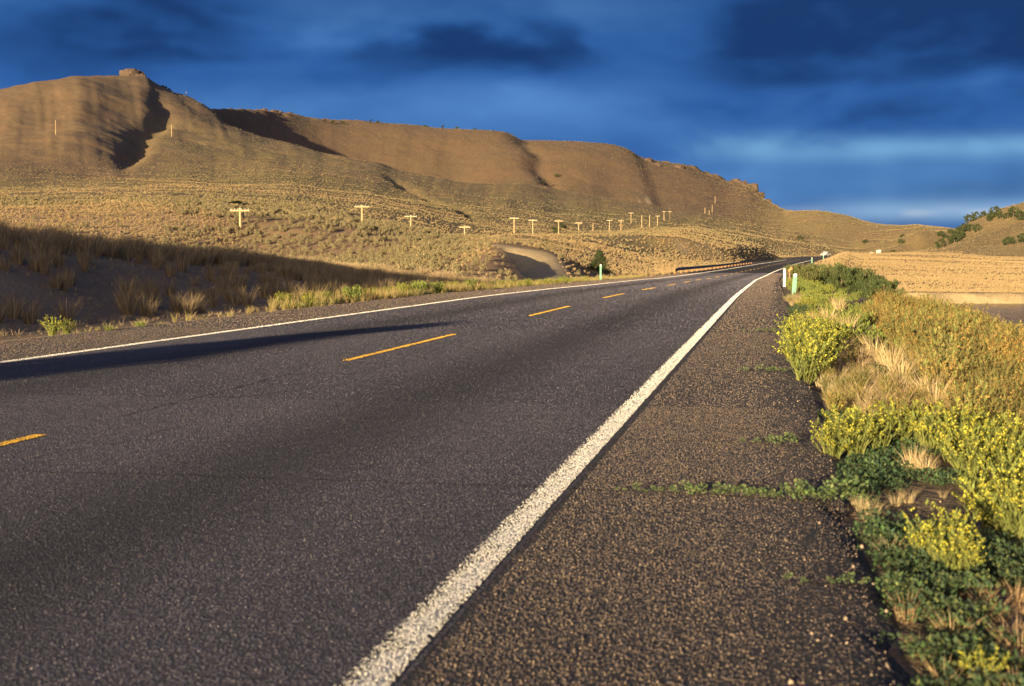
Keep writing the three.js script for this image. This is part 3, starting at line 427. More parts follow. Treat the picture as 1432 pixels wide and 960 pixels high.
// yellow-flowering weeds on the river verge
{
  const big = [[1128, 13.3, 1.6, 'dense yellow flowering weed at the shoulder edge where a weedy crack ends'], [1148, 14.0, 1.4], [1118, 15.0, 1.5], [1136, 15.8, 1.6], [1112, 17.4, 1.4], [1126, 18.8, 1.6], [1108, 20.5, 1.4], [1150, 17, 1.4], [1160, 15.2, 1.2], [1140, 20, 1.5], [1170, 18.5, 1.3],
    [1168, 8.35, 0.85, 'low yellow flowering weed spreading over the broken shoulder edge'], [1200, 8.5, 0.95], [1232, 8.7, 1.0], [1188, 8.9, 0.9], [1218, 9.2, 0.9],
    [1268, 9.1, 1.05, 'yellow flowering weed in the thick band below dry grass'], [1302, 8.9, 1.1], [1338, 8.7, 1.15], [1372, 8.5, 1.15], [1408, 8.4, 1.2], [1440, 8.3, 1.2], [1320, 9.5, 1.1], [1390, 9.2, 1.2], [1355, 8.0, 0.9], [1425, 7.7, 1.1],
    [1395, 6.5, 0.95, 'slender yellow flowering weed leaning among dark green plants'], [1425, 6.3, 1.0], [1450, 6.8, 1.1], [1378, 6.9, 0.8], [1418, 7.1, 0.95],
    [1325, 5.45, 0.82, 'lone yellow flowering weed over dark green ground plants'], [1346, 5.3, 0.6], [1305, 5.55, 0.55], [1385, 3.95, 0.4]];
  let lab = '';
  big.forEach(([px, D, sc, l], i) => { if (l) lab = l; const [x, z] = at(px, D); weed(x, z, sc, i, lab, 'yellow weeds on the river verge', false, i > 27 ? 1.05 : 1); });
  const R = rng(31);
  for (let k = 0; k < 130; k++) { const D = 20 + 65 * R() ** 1.2, u = REDGE + 0.25 + R() * R() * 3.6, x = roadX(D) + u, z = -D; if (D > 36 && D < 50 && Math.abs(bearing(x, z).px - 1110) < 16) continue; weed(x, z, 0.75 + 0.45 * R(), k, 'leafy green weed with yellow tops near the marker posts', 'green and yellow weeds near the marker posts', R() < 0.6); }
}
// roadside weeds along the hill side
{
  const R = rng(41);
  const spots = [[72, 21.4, 1.1], [92, 21.9, 0.9], [150, 22.3, 0.45], [195, 23.6, 0.5]];
  spots.forEach(([px, D, sc], i) => { const [x, z] = at(px, D); weed(x, z, sc, i, i < 2 ? 'yellow flowering weed standing alone before the shaded bank' : 'small green weed at the foot of the shaded bank', i < 2 ? 'weeds before the shaded bank' : 'small weeds before the shaded bank', i > 1); });
  for (let k = 0; k < 70; k++) { const s = 31 + 62 * R(), u = LEDGE - 0.25 - R() * 1.3, x = roadX(s) + u, z = -s; const yl = noise(s * 0.35, 4) > 0.5; weed(x, z, (yl ? 0.9 : 1.0) + 0.6 * R(), k, yl ? 'yellow flowering weed in the strip along the hill side shoulder' : 'leafy green weed in the strip along the hill side shoulder', 'weeds along the hill side shoulder', !yl); }
}
// grasses
const DRY = [[0.46, 0.33, 0.17], [0.54, 0.4, 0.22], [0.37, 0.265, 0.13]], BRN = [[0.3, 0.19, 0.075], [0.36, 0.25, 0.1], [0.25, 0.2, 0.07], [0.3, 0.27, 0.09], [0.2, 0.2, 0.06]], GRN = [[0.2, 0.22, 0.07], [0.28, 0.26, 0.08], [0.16, 0.19, 0.05]], PUR = [[0.28, 0.2, 0.14], [0.36, 0.26, 0.17], [0.22, 0.19, 0.13]];
const bunch = [0, 1, 2, 3].map(k => tuftGeo(200 + k, 110, 0.6, 0.28, k % 2 ? DRY.concat(PUR) : PUR.concat(DRY), 0.006));
{
  const R = rng(51); let n = 0; const rest = [];
  for (let k = 0; k < 3600; k++) {
    const s = 15 + 75 * Math.sqrt(R()), c = bankC(s), crest = R() < 0.5, dl = crest ? c - 1.6 + 2.6 * R() : 1.6 + (c - 1.8) * R(), u = LEDGE - dl, x = roadX(s) + u, z = -s;
    if (!crest && noise(x * 0.6, z * 0.6) < 0.3) continue;
    if (s > 66) continue;
    const sc = (crest ? 0.75 : 0.55) + 0.5 * R(), b = bearing(x, z); if (b.a < -0.37) continue;
    if (n < 260 && k % 3 === 0) { n++; const m = mesh('bunchgrass', bunch[k % 4], plantM); m.position.set(x, gy(x, z), z); m.rotation.y = R() * 6.28; m.scale.set(sc * 1.1, sc, sc * 1.1); tag(m, crest ? 'dry bunchgrass tuft on the crest of the shaded bank' : 'dry bunchgrass tuft on the face of the shaded bank', 'grass tuft', crest ? 'bunchgrass on the bank crest' : 'bunchgrass on the bank face'); }
    else rest.push({ x, y: gy(x, z), z, ry: R() * 6.28, s: sc });
  }
  instanced('bunchgrass_cover', bunch[1], plantM, rest.filter((_, i) => i % 2), 'dry bunchgrass covering the shaded bank');
  instanced('bunchgrass_cover', bunch[2], plantM, rest.filter((_, i) => !(i % 2)), 'grey bunchgrass mixed into the bank cover');
}
{ const R = rng(58), l = [], g = tuftGeo(213, 14, 0.16, 0.12, DRY.concat(PUR), 0.004); for (let k = 0; k < 5000; k++) { const s = 14 + 62 * R(), dl = 0.8 + 9 * R(), x = roadX(s) + LEDGE - dl, z = -s; if (bearing(x, z).px < -40) continue; l.push({ x, y: gy(x, z), z, ry: R() * 6, s: 0.4 + 0.9 * R() * R() }); } instanced('bank_litter', g, plantM, l, 'short dead grass stubble on the shaded bank'); }
{ // grass strip at the hill side shoulder
  const R = rng(52), a = [], b = [], gg = tuftGeo(211, 46, 0.3, 0.2, GRN.concat(GRN, DRY.slice(0, 1)), 0.005), gd = tuftGeo(212, 40, 0.42, 0.14, BRN.concat(DRY.slice(0, 1)), 0.004);
  for (let k = 0; k < 1700; k++) { const s = 20 + 100 * R(), dens = sstep(27, 38, s); if (R() > dens + 0.12) continue; const u = ledge(s) - 0.05 - R() * (0.5 + 1.4 * dens), x = roadX(s) + u, z = -s; (noise(s * 0.4, 9) > 0.5 ? a : b).push({ x, y: gy(x, z), z, ry: R() * 6.28, s: (0.5 + 0.7 * R()) * (dens < 0.3 ? 0.5 : 1) }); }
  instanced('roadside_grass', gg, plantM, a, 'green roadside grass along the hill side shoulder'); instanced('roadside_grass', gd, plantM, b, 'brown seeding grass along the hill side shoulder');
}
{ // river verge: dry grass, brown tall weeds, low green ground plants
  const R = rng(53), dryG = tuftGeo(221, 60, 0.26, 0.16, DRY, 0.0028), brnG = tuftGeo(222, 70, 0.62, 0.26, BRN.concat(GRN.slice(1, 2)), 0.004), grnG = bushGeo(223, { lobes: 5, w: 0.1, h: 0.07, n: 110, leaf: 0.014, lw: 0.38, c: [[0.055, 0.105, 0.035], [0.08, 0.135, 0.045], [0.055, 0.09, 0.045], [0.12, 0.15, 0.05]] });
  const brnW = weedGeos(224, { ...GW, stems: 30, w: 0.26, h: 0.62, leaves: 16, leaf: 0.035, flowers: 12, top: 0.5, fl: 0.016, flC: [0.34, 0.22, 0.06], leafC: [0.2, 0.2, 0.055], stem: [0.3, 0.2, 0.08] }), brnGeo = mergeGeometries(brnW);
  const d = [], b = [], g = [], bw = [];
  for (let k = 0; k < 22000; k++) {
    const D = 3.4 + 40 * R() ** 2, q = R() * 4.6, x = roadX(D) + redge(D) + 0.03 + q, z = -D, px = bearing(x, z).px; if (px > 1540) continue;
    const n = fbm(x * 0.9 + 4, z * 0.45, 3), n2 = noise(x * 2.2 + 40, z * 1.6);
    const y = gy(x, z), t = 0.75 + 0.5 * R(), ol = fbm(x * 0.7 + 60, z * 0.25 + 8, 3), e = { x, y, z, ry: R() * 6.28, s: 0.6 + 0.7 * R(), c: [t * lerp(0.72, 1.2, ol), t * lerp(0.95, 0.98, ol), t] };
    if (D < 11 && q < 2.2) { if (n2 < 0.5 + 0.1 * (1 - sstep(0, 0.3, q)) && R() < 0.8) { e.s *= 1.1; g.push(e); } else if (n > 0.56 && R() < 0.2) { e.s *= 0.4; d.push(e); } }
    else if (q > 0.085 * D * (0.5 + 0.7 * n) && D > 9) { const cl = sstep(0.3, 0.7, fbm(x * 1.1, z * 0.5 + 30, 3)); if (R() < 0.36 * cl + 0.08) { e.s *= 0.5 + 0.55 * cl; bw.push(e); } else if (R() < 0.4) { e.s *= 0.4 + 0.5 * cl; b.push(e); } else if (R() < 0.25) d.push(e); }
    else if (n > 0.5) { if (R() < 0.2) { e.s *= 0.8; d.push(e); } else if (R() < 0.15) { e.s *= 0.35; bw.push(e); } } else if (R() < 0.5) { e.s *= 1.3; g.push(e); }
  }
  instanced('dry_grass', dryG, plantM, d, 'short straw coloured grass on the river verge');
  instanced('brown_grass', brnG, plantM, b, 'tall rusty brown grass on the river verge');
  instanced('brown_weeds', brnGeo, plantM, bw, 'tall rusty brown seeding weeds on the river verge');
  instanced('ground_plants', grnG, plantM, g, 'low dark green ground plants beside the shoulder');
  // pale dry clumps that stand out one by one
  const clump = [0, 1].map(k => tuftGeo(240 + k, 150, 0.42, 0.2, [[0.55, 0.42, 0.22], [0.48, 0.36, 0.17], [0.6, 0.47, 0.28]], 0.0035));
  [[1225, 17.5, 1.0], [1248, 15.6, 1.1], [1262, 14.2, 0.9], [1310, 11.6, 0.95], [1296, 12.3, 0.8], [1282, 8.0, 0.5], [1300, 7.9, 0.42], [1335, 24, 1.3], [1322, 25, 1.2], [1160, 25, 1.1], [1185, 22, 1.1], [1172, 32, 1.2]].forEach(([px, D, sc], i) => { const [x, z] = at(px, D); const m = mesh('dry_grass_clump', clump[i % 2], plantM); m.position.set(x, gy(x, z), z); m.scale.setScalar(sc); m.rotation.y = i; tag(m, 'pale dry grass clump standing among the verge weeds', 'grass tuft', 'pale clumps on the river verge'); });
  // weeds growing out of the shoulder cracks
  const cw = [0, 1].map(k => bushGeo(250 + k, { lobes: 5, w: 0.08, h: 0.07, n: 110, leaf: 0.016, lw: 0.42, c: [[0.13, 0.2, 0.06], [0.2, 0.24, 0.09], [0.1, 0.16, 0.06]] }));
  const line = (u0, s0, u1, s1, n, sc, label) => { for (let k = 0; k < n; k++) { const f = (k + 0.7 * R()) / n, s = lerp(s0, s1, f) + (R() - .5) * 0.04, u = lerp(u0, u1, f); const m = mesh('crack_weed', cw[k % 2], plantM); m.position.set(roadX(s) + u, roadY(s), -s); m.rotation.y = R() * 6; m.scale.setScalar(sc * (0.5 + 0.8 * R()) * (0.45 + 0.75 * f)); tag(m, label, 'weed', label); } };
  line(3.95, 6.98, REDGE + 0.08, 6.82, 30, 0.95, 'small green weed in the long crack across the shoulder');
  line(4.5, 8.92, 4.85, 8.88, 5, 0.8, 'small green weed in the second shoulder crack');
  line(4.75, 5.12, REDGE + 0.05, 5.06, 6, 0.6, 'tiny weed in the short crack at the shoulder edge');
  line(4.3, 14.55, REDGE, 14.4, 8, 1.0, 'small weed in the crack beside the yellow flowers');
  line(4.2, 22.2, REDGE, 22, 8, 1.1, 'faint weed in the far shoulder crack');
}

// sagebrush on the lit slope across the draw
{
  const SG = [[0.28, 0.235, 0.13], [0.35, 0.285, 0.155], [0.22, 0.195, 0.11]];
  const near = [0, 1, 2, 3].map(k => bushGeo(300 + k, { lobes: 7, w: 0.34, h: 0.46, n: 260, leaf: 0.075, lw: 0.35, c: SG, up: 1 })), far = [0, 1].map(k => bushGeo(320 + k, { lobes: 4, w: 0.32, h: 0.4, n: 26, leaf: 0.22, lw: 0.42, c: k ? SG : DRY, up: 1 }));
  const R = rng(61), list = [], dist = [[], []];
  for (let k = 0; k < 90000 && list.length < 7000; k++) {
    const D = Math.sqrt(lerp(62 * 62, 300 * 300, R())), px = -60 + 1080 * R(), [x, z] = at(px, D), u = U(x, z); if (u > LEDGE - 2.2) continue;
    if (D < 100 && u > LEDGE - 13 && -z < 62) continue;
    const nd = Math.abs((px - lerp(786, 738, (D - 68) / 32)) / 44); if (nd < 1.15 && D < 112 && D > 60) continue;
    const left = 1 - sstep(180, 300, px + (fbm(x / 20, z / 20, 3) - 0.5) * 160); const dens = lerp(0.62, 0.06, left) * lerp(1, 0.5, sstep(180, 240, D)) * lerp(1, 0.7, sstep(560, 700, px)) * (0.45 + fbm(x / 12, z / 12, 3));
    if (R() > dens) continue;
    if (px > 790 && D > 90 && R() < 0.72) continue;
    list.push([x, z, (0.55 + 0.75 * R() * R() + 0.2 * R()) * lerp(1, 0.6, sstep(560, 720, px)), D]);
  }
  list.sort((a, b) => a[3] - b[3]);
  list.forEach(([x, z, sc, D], i) => { if (i < 280) { const m = mesh('sagebrush', near[i % 4], plantM); m.position.set(x, gy(x, z), z); m.rotation.y = i * 2.4; m.scale.setScalar(sc); tag(m, 'round grey green sagebrush on the lit slope beside the road', 'shrub', 'sagebrush on the lit slope'); } else dist[i % 2].push({ x, y: gy(x, z), z, ry: i * 2.4, s: sc }); });
  const mid = [[], []]; for (let i = 0; i < 2; i++) for (const e of dist[i]) mid[i].push(e);
  instanced('sagebrush_cover', near[0], plantM, mid[0], 'grey green sagebrush covering the lit slope'); instanced('sagebrush_cover', near[2], plantM, mid[1], 'grey green sagebrush mixed into the slope cover');
  const plain = [[], []];
  for (let k = 0; k < 330000; k++) { const D = Math.sqrt(lerp(170 * 170, 2080 * 2080, Math.pow(R(), 1.25))), px = -40 + 1520 * R(), [x, z] = at(px, D), u = U(x, z); if (u < 7 && u > -8 && D < 700) continue; const meadow = px > 1120 && D < 640 && u > 0; if (px < 1050 && D < (px < 520 ? 178 : 215)) continue; if (R() < 0.85 * sstep(480, 980, D) * (1 - sstep(960, 1150, px)) + 0.5 * (1 - sstep(150, 270, px)) * sstep(330, 480, D)) continue; const sage = !meadow && fbm(x / 40, z / 40, 3) > 0.42 + 0.2 * R(); plain[sage ? 1 : 0].push({ x, y: gy(x, z), z, ry: R() * 6.28, s: (sage ? 0.45 + 0.6 * R() : 0.3 + 0.45 * R()) * (1 + 0.5 * sstep(900, 1800, D)) * (meadow ? 0.75 : 1) }); }
  for (let k = 0; k < 16000; k++) { const D = 60 + 190 * Math.sqrt(R()), px = 560 + 460 * R(), [x, z] = at(px, D), u = U(x, z), v = (px - lerp(786, 738, (D - 68) / 32)) / 40; if (u > LEDGE - 1.4 || u < LEDGE - 60 || (Math.abs(v) < 1.25 && D < 112)) continue; plain[0].push({ x, y: gy(x, z), z, ry: R() * 6, s: 0.14 + 0.26 * R() }); }
  for (let k = 0; k < 7000; k++) { const D = 150 + 180 * R(), px = 915 + 120 * R(), [x, z] = at(px, D), u = U(x, z); if (u > LEDGE - 2) continue; plain[0].push({ x, y: gy(x, z), z, ry: R() * 6, s: 0.2 + 0.3 * R() }); }
  for (let k = 0; k < 9000; k++) { const D = 105 + 78 * Math.sqrt(R()), px = -40 + 380 * R(), [x, z] = at(px, D); plain[0].push({ x, y: gy(x, z), z, ry: R() * 6, s: 0.16 + 0.24 * R() }); }
  for (let k = 0; k < 40000; k++) { const D = 172 + 330 * R(), px = 1150 + 340 * R(), [x, z] = at(px, D), y = gy(x, z); if (y < -3.4 || U(x, z) < REDGE + 3) continue; plain[0].push({ x, y, z, ry: R() * 6, s: 0.2 + 0.3 * R() }); }
  instanced('distant_scrub', far[0], plantM, plain[0], 'scattered scrub across the plain and lower hills'); instanced('distant_scrub', far[1], plantM, plain[1], 'low scrub mixed across the plain and lower hills');
  console.log('sage', list.length, plain[0].length * 2);
}

// ---------------------------------------------------------------- trees and large shrubs
function treeThing(name, label, cat, group, x, z, h, w, o) {
  const t = thing(name, label, cat, [x, gy(x, z) - 0.05 * h, z], x, group);
  const R = rng(o.seed), T = new Soup(), C = new Soup();
  const limb = (x0, y0, z0, x1, y1, z1, r0, r1) => { const a = []; for (let e = 0; e < 2; e++) { for (let k = 0; k < 6; k++) { const q = k / 6 * 6.283, rr = e ? r1 : r0; a.push(T.v((e ? x1 : x0) + Math.cos(q) * rr, e ? y1 : y0, (e ? z1 : z0) + Math.sin(q) * rr, J(o.bark, R, 0.15))); } } for (let k = 0; k < 6; k++) T.quad(a[k], a[(k + 1) % 6], a[6 + (k + 1) % 6], a[6 + k]); };
  limb(0, 0, 0, 0.03 * w, h * 0.5, 0.02 * w, 0.05 * w, 0.03 * w); limb(0.03 * w, h * .5, 0.02 * w, 0.02 * w, h * 0.86, 0, 0.03 * w, 0.008 * w);
  const cl = []; for (let k = 0; k < o.clumps; k++) { const f = Math.pow((k + 0.5) / o.clumps, 0.8), a = R() * 6.283, rad = w * 0.5 * o.prof(f) * (0.45 + 0.6 * R()); const cx = Math.cos(a) * rad, cz = Math.sin(a) * rad, cy = h * ((o.low ?? 0.1) + (0.96 - (o.low ?? 0.1)) * f) * (0.94 + 0.1 * R()); cl.push([cx, cy, cz, w * (0.1 + 0.1 * R()) * (1.1 - 0.5 * f)]); if (k % 3 === 0) limb(0.02 * w, cy * 0.75, 0, cx, cy, cz, 0.014 * w, 0.005 * w); }
  for (let k = 0; k < o.n; k++) { const q = cl[Math.floor(R() * cl.length)], a = R() * 6.283, cz = R() * 2 - 1, rr = Math.sqrt(1 - cz * cz), d = q[3] * (0.4 + 0.65 * R()); const l = o.leaf * (0.6 + 0.8 * R()), b = R() * 6.283; C.leaf(q[0] + Math.cos(a) * rr * d, q[1] + cz * d, q[2] + Math.sin(a) * rr * d, Math.cos(b) * l * .7, l * (o.upl || 0.6) * (0.4 + R()), Math.sin(b) * l * .7, -Math.sin(b) * l * o.lw, 0, Math.cos(b) * l * o.lw, J(o.c[Math.floor(R() * o.c.length)], R, 0.3)); }
  mesh('trunk', T.geo(), plantM, t); mesh('crown', C.geo(), plantM, t); return t;
}
const JUN = { bark: [0.14, 0.1, 0.07], clumps: 34, n: 2600, leaf: 0.14, lw: 0.35, c: [[0.06, 0.085, 0.03], [0.085, 0.11, 0.035], [0.05, 0.07, 0.03]], prof: f => Math.pow(1 - f, 0.75) * 1.02 + 0.06, seed: 1 };
{ const [x, z] = at(838, 128); const t = treeThing('juniper_tree', 'dark green cone shaped juniper casting a shadow on the slope', 'tree', null, x, z, 2.15, 2.0, { ...JUN, seed: 71, leaf: 0.12, n: 5200, clumps: 60, low: 0.0 }); }
treeThing('juniper_tree', 'juniper beside the cut bank whose shadow crosses the road', 'tree', null, -11.8, 4.0, 3.7, 3.2, { ...JUN, seed: 72, leaf: 0.2, n: 4200 });
{ // willows by the water
  const WIL = { bark: [0.16, 0.12, 0.08], clumps: 46, n: 5200, leaf: 0.13, lw: 0.17, upl: 1.3, c: [[0.07, 0.1, 0.03], [0.1, 0.13, 0.04], [0.055, 0.08, 0.026]], prof: f => 0.55 + 0.5 * Math.sin(f * 2.6) };
  [[1178, 92, 374, 2.6, 'green willow bush beside the olive shrubs'], [1197, 96, 378, 3.0, 'green willow bush in the middle of the willow row'], [1215, 92, 384, 2.6, 'green willow bush in the willow row above the river'], [1234, 86, 393, 2.2, 'green willow bush at the water end of the row'], [1158, 104, 372, 3.4, 'dark olive shrub at the head of the willow row'], [1140, 108, 375, 3.2, 'dark olive shrub before the willows'], [1124, 100, 382, 2.4, 'low olive shrub against the road edge before the willows']].forEach(([px, D, h, w, l], i) => { const [x, z] = at(px, D); treeThing('willow_bush', l, 'shrub', 'willows below the road', x, z, Math.max(0.9, EYE + (HY - h) / F * D - gy(x, z)), w, { ...WIL, seed: 80 + i, c: i > 3 ? [[0.13, 0.14, 0.045], [0.09, 0.11, 0.035], [0.17, 0.17, 0.06]] : WIL.c }); });
}
{ // junipers on the hill across the river, dark shrubs on the far slopes
  const R = rng(91); const onHill = (px, y) => { for (let D = 560; D < 900; D += 2) { const [x, z] = at(px, D); if (HY - (gy(x, z) - EYE) * F / D < y) return D; } return 640; };
  const spots = [[1315, 324], [1315, 333], [1328, 329], [1324, 318], [1334, 315], [1354, 312], [1363, 308], [1373, 305], [1341, 328], [1347, 325], [1352, 322], [1358, 324], [1365, 325], [1339, 336], [1343, 332], [1334, 340], [1382, 311], [1386, 307], [1390, 304], [1397, 306], [1407, 307], [1415, 306], [1424, 309], [1411, 345], [1407, 349], [1428, 341], [1259, 342]].map(([px, y]) => [px, onHill(px, y)]);
  const proto = []; for (let k = 0; k < 3; k++) proto.push({ h: 4.2, w: 4.4 });
  const kinds = [];
  spots.forEach(([px, D], i) => { const [x, z] = at(px, D); if (i < 3) kinds.push(treeThing('juniper', 'dark round juniper on the hill across the river', 'tree', 'junipers on the hill across the river', x, z, 4.4 - 0.6 * i, 5, { ...JUN, seed: 95 + i, clumps: 26, n: 700, leaf: 0.55, prof: f => Math.sqrt(Math.max(0, 1 - (f * 1.6 - 0.6) ** 2)) })); else { const t = kinds[i % 3].clone(); t.name = numbered('juniper'); t.position.set(x, gy(x, z) - 0.2, z); t.rotation.y = i; t.scale.setScalar(0.7 + 0.55 * R()); scene.add(t); } });
  const dots = [[330, 222, 'dark shrub beside the terrace edge above the sage slope', 1.0, 2.6], [779, 1560, 0], [770, 1480, 0], [760, 1500, 0], [372, 1290, 0], [362, 1300, 0], [1248, 640, 0], [1210, 900, 0], [868, 1280, 0], [880, 1230, 0], [206, 1500, 0], [232, 1440, 0], [240, 1435, 0], [50, 1370, 0], [92, 1400, 0], [84, 1410, 0], [110, 1420, 0], [20, 1345, 0], [456, 1850, 0], [468, 1865, 0], [480, 1880, 0], [520, 1930, 0], [530, 1930, 0], [595, 1990, 0], [620, 1990, 0], [640, 2000, 0], [664, 2000, 0], [690, 1990, 0], [1262, 900, 0], [1118, 820, 0], [783, 430, 0]];
  dots.forEach(([px, D, l, hh, ww], i) => { const [x, z] = at(px, D); const t = kinds[i % 3].clone(); t.name = numbered('hill_shrub'); t.position.set(x, gy(x, z) - 0.2, z); t.scale.set((ww || 1 + 1.1 * (D > 1200)) * (l ? 0.5 : 0.8), l ? 0.28 : 0.7 + 0.4 * (D > 1200), 1); t.userData = {}; tag(t, l || 'dark shrub scattered on the far hillside', 'shrub', l ? null : 'shrubs on the far hillside'); scene.add(t); });
}

// ---------------------------------------------------------------- rock outcrops
const rockM = std({ vertexColors: true, roughness: 1, bumpMap: soilBump, bumpScale: 0.4 });
function rockGeo(seed, w, h, d, strata) {
  let g = new THREE.IcosahedronGeometry(1, 4); g.deleteAttribute('uv'); g.deleteAttribute('normal'); g = mergeVertices(g); const p = g.attributes.position, C = [], V = [];
  for (let i = 0; i < p.count; i++) { let x = p.getX(i), y = p.getY(i), z = p.getZ(i); const n = fbm(x * 2.2 + seed, y * 2.6 + z * 1.7 + seed, 4), q = Math.pow(Math.max(Math.abs(x), Math.abs(y), Math.abs(z)), -0.55) * (0.62 + 0.62 * n); x *= q; z *= q; y = y * q; if (strata) y = Math.round(y * 5 + 0.3 * n) / 5 * 0.6 + y * 0.4; p.setXYZ(i, x * w / 2, y * h, z * d / 2); const f = 0.65 + 0.6 * fbm(x * 6, y * 9 + z * 5, 3); C.push(0.145 * f, 0.098 * f, 0.07 * f); V.push(x * w / 6, y * h / 3); }
  g.setAttribute('color', new THREE.Float32BufferAttribute(C, 3)); g.setAttribute('uv', new THREE.Float32BufferAttribute(V, 2)); g = g.toNonIndexed(); g.computeVertexNormals(); return g;
}
function rock(px, D, w, h, d, seed, label, strata, sink = 0.15) { const [x, z] = at(px, D); const m = mesh('rock_outcrop', rockGeo(seed, w, h, d, strata), rockM); m.position.set(x, gy(x, z) - h * sink, z); m.rotation.y = YAW + seed; tag(m, label, 'rock', 'rock outcrops on the ridges'); return m; }
rock(189, 1492, 26, 9.5, 22, 1.0, 'layered rock cap on top of the highest hill', true, -0.12);
rock(199, 1488, 17, 6, 16, 2.0, 'broken rock ledge leaning on the summit cap', true, 0.05);
rock(176, 1490, 12, 5, 12, 3.0, 'small rock block at the edge of the summit cap', false, 0.1);
[[1036, 2010, 22, 12], [1044, 1995, 16, 11], [1028, 2030, 14, 7], [1053, 1975, 12, 8], [1062, 1950, 12, 6], [1072, 1900, 11, 5], [1082, 1850, 10, 5], [1093, 1740, 9, 4], [1003, 2050, 16, 6], [990, 2050, 14, 5], [976, 2050, 16, 5], [962, 2050, 18, 5], [945, 2040, 16, 5], [930, 2020, 12, 4], [906, 1850, 14, 5], [948, 1820, 12, 5], [956, 1830, 9, 4], [918, 1800, 9, 4]].forEach(([px, D, w, h], i) => rock(px, D, w, h, w * 0.8, 5 + i * 1.3, 'craggy brown rock on the ridge that runs down to the valley'));
[[372, 12, 4], [386, 14, 4.5], [394, 9, 3.5], [408, 11, 4], [470, 10, 3], [498, 12, 3], [545, 14, 3.5], [580, 18, 3.5], [596, 10, 4], [612, 16, 3.5], [632, 12, 3]].forEach(([px, w, h], i) => rock(px, ridgeD(px) - 8, w, h, w * 0.7, 40 + i * 1.7, 'low rimrock along the top of the red ridge'));
{ const [x, z] = at(168, 150); const m = mesh('boulder', rockGeo(60, 0.8, 0.4, 0.6), std({ color: rgb(1, 1, 1), vertexColors: true })); m.position.set(x, gy(x, z), z); tag(m, 'pale boulder lying on the sandy slope', 'rock'); }

// ---------------------------------------------------------------- telephone poles
{
  const wood = std({ color: rgb(0.5, 0.36, 0.2), roughness: 0.9 }), glass = std({ color: rgb(0.3, 0.4, 0.38), roughness: 0.3 });
  const postG = new THREE.CylinderGeometry(0.13, 0.17, 1, 10); postG.translate(0, 0.5, 0);
  const armG = new THREE.BoxGeometry(2.3, 0.17, 0.14), insG = new THREE.CylinderGeometry(0.045, 0.06, 0.16, 8);
  const pole = (px, D, top, label, group, arm = true, fix = 0) => {            // top: how far above the eye line the pole ends, in metres
    const [x, z] = at(px, D), y = gy(x, z), h = fix ? fix + 0.5 : clamp(EYE + top - y + 0.5, 2.8, 6);
    const t = thing('telephone_pole', label, 'pole', [x, y - 0.5, z], YAW * 0.6, group);
    const p = mesh('post', postG, wood, t); p.scale.y = h; p.scale.x = p.scale.z = D > 900 ? 1.5 : D > 500 ? 1.15 : 1.0;
    if (arm) { const a = mesh('crossarm', armG, wood, t); a.position.set(0, h - 0.32, 0.18); a.scale.y = a.scale.z = D > 300 ? 1.3 : 1.0; for (let k = 0; k < 6; k++) { const m = mesh('insulator', insG, glass, t); m.position.set(-1 + k * 0.4, h - 0.15, 0.18); } }
    return t;
  };
  const near = [[337, 165, 323], [507, 220, 287], [575, 257, 301], [650, 305, 316], [719, 345, 304], [745, 372, 307], [781, 402, 308], [809, 452, 311], [829, 480, 313], [852, 540, 306], [868, 600, 299], [897, 640, 301], [908, 655, 300], [919, 690, 290], [882, 700, 296], [928, 800, 281], [936, 810, 287]];
  near.forEach(([px, D, y], i) => pole(px, D, (HY - y) / F * D, i === 0 ? 'pale wooden telephone pole with crossarm standing behind the shaded bank' : i < 4 ? 'pale wooden telephone pole with crossarm on the sage slope' : 'small pale telephone pole of the line across the plain', i === 0 ? null : i < 4 ? 'telephone poles on the sage slope' : 'telephone poles across the plain', ![8, 11, 12].includes(i)));
  [[82, 800, 217], [243, 960, 186], [264, 1400, 136]].forEach(([px, D, y], i) => pole(px, D, (HY - y) / F * D, ['bare pole on the lower slope of the big hill', 'bare pole on the lit spur of the big hill', 'bare pole on the skyline beside the summit rock'][i], null, false, 8));
  [[999, 1500, 260], [995, 1400, 270], [991, 1300, 279], [985, 1180, 295]].forEach(([px, D, y]) => pole(px, D, (HY - y) / F * D, 'thin pole climbing the rocky ridge', 'poles up the rocky ridge', false, 7));
}

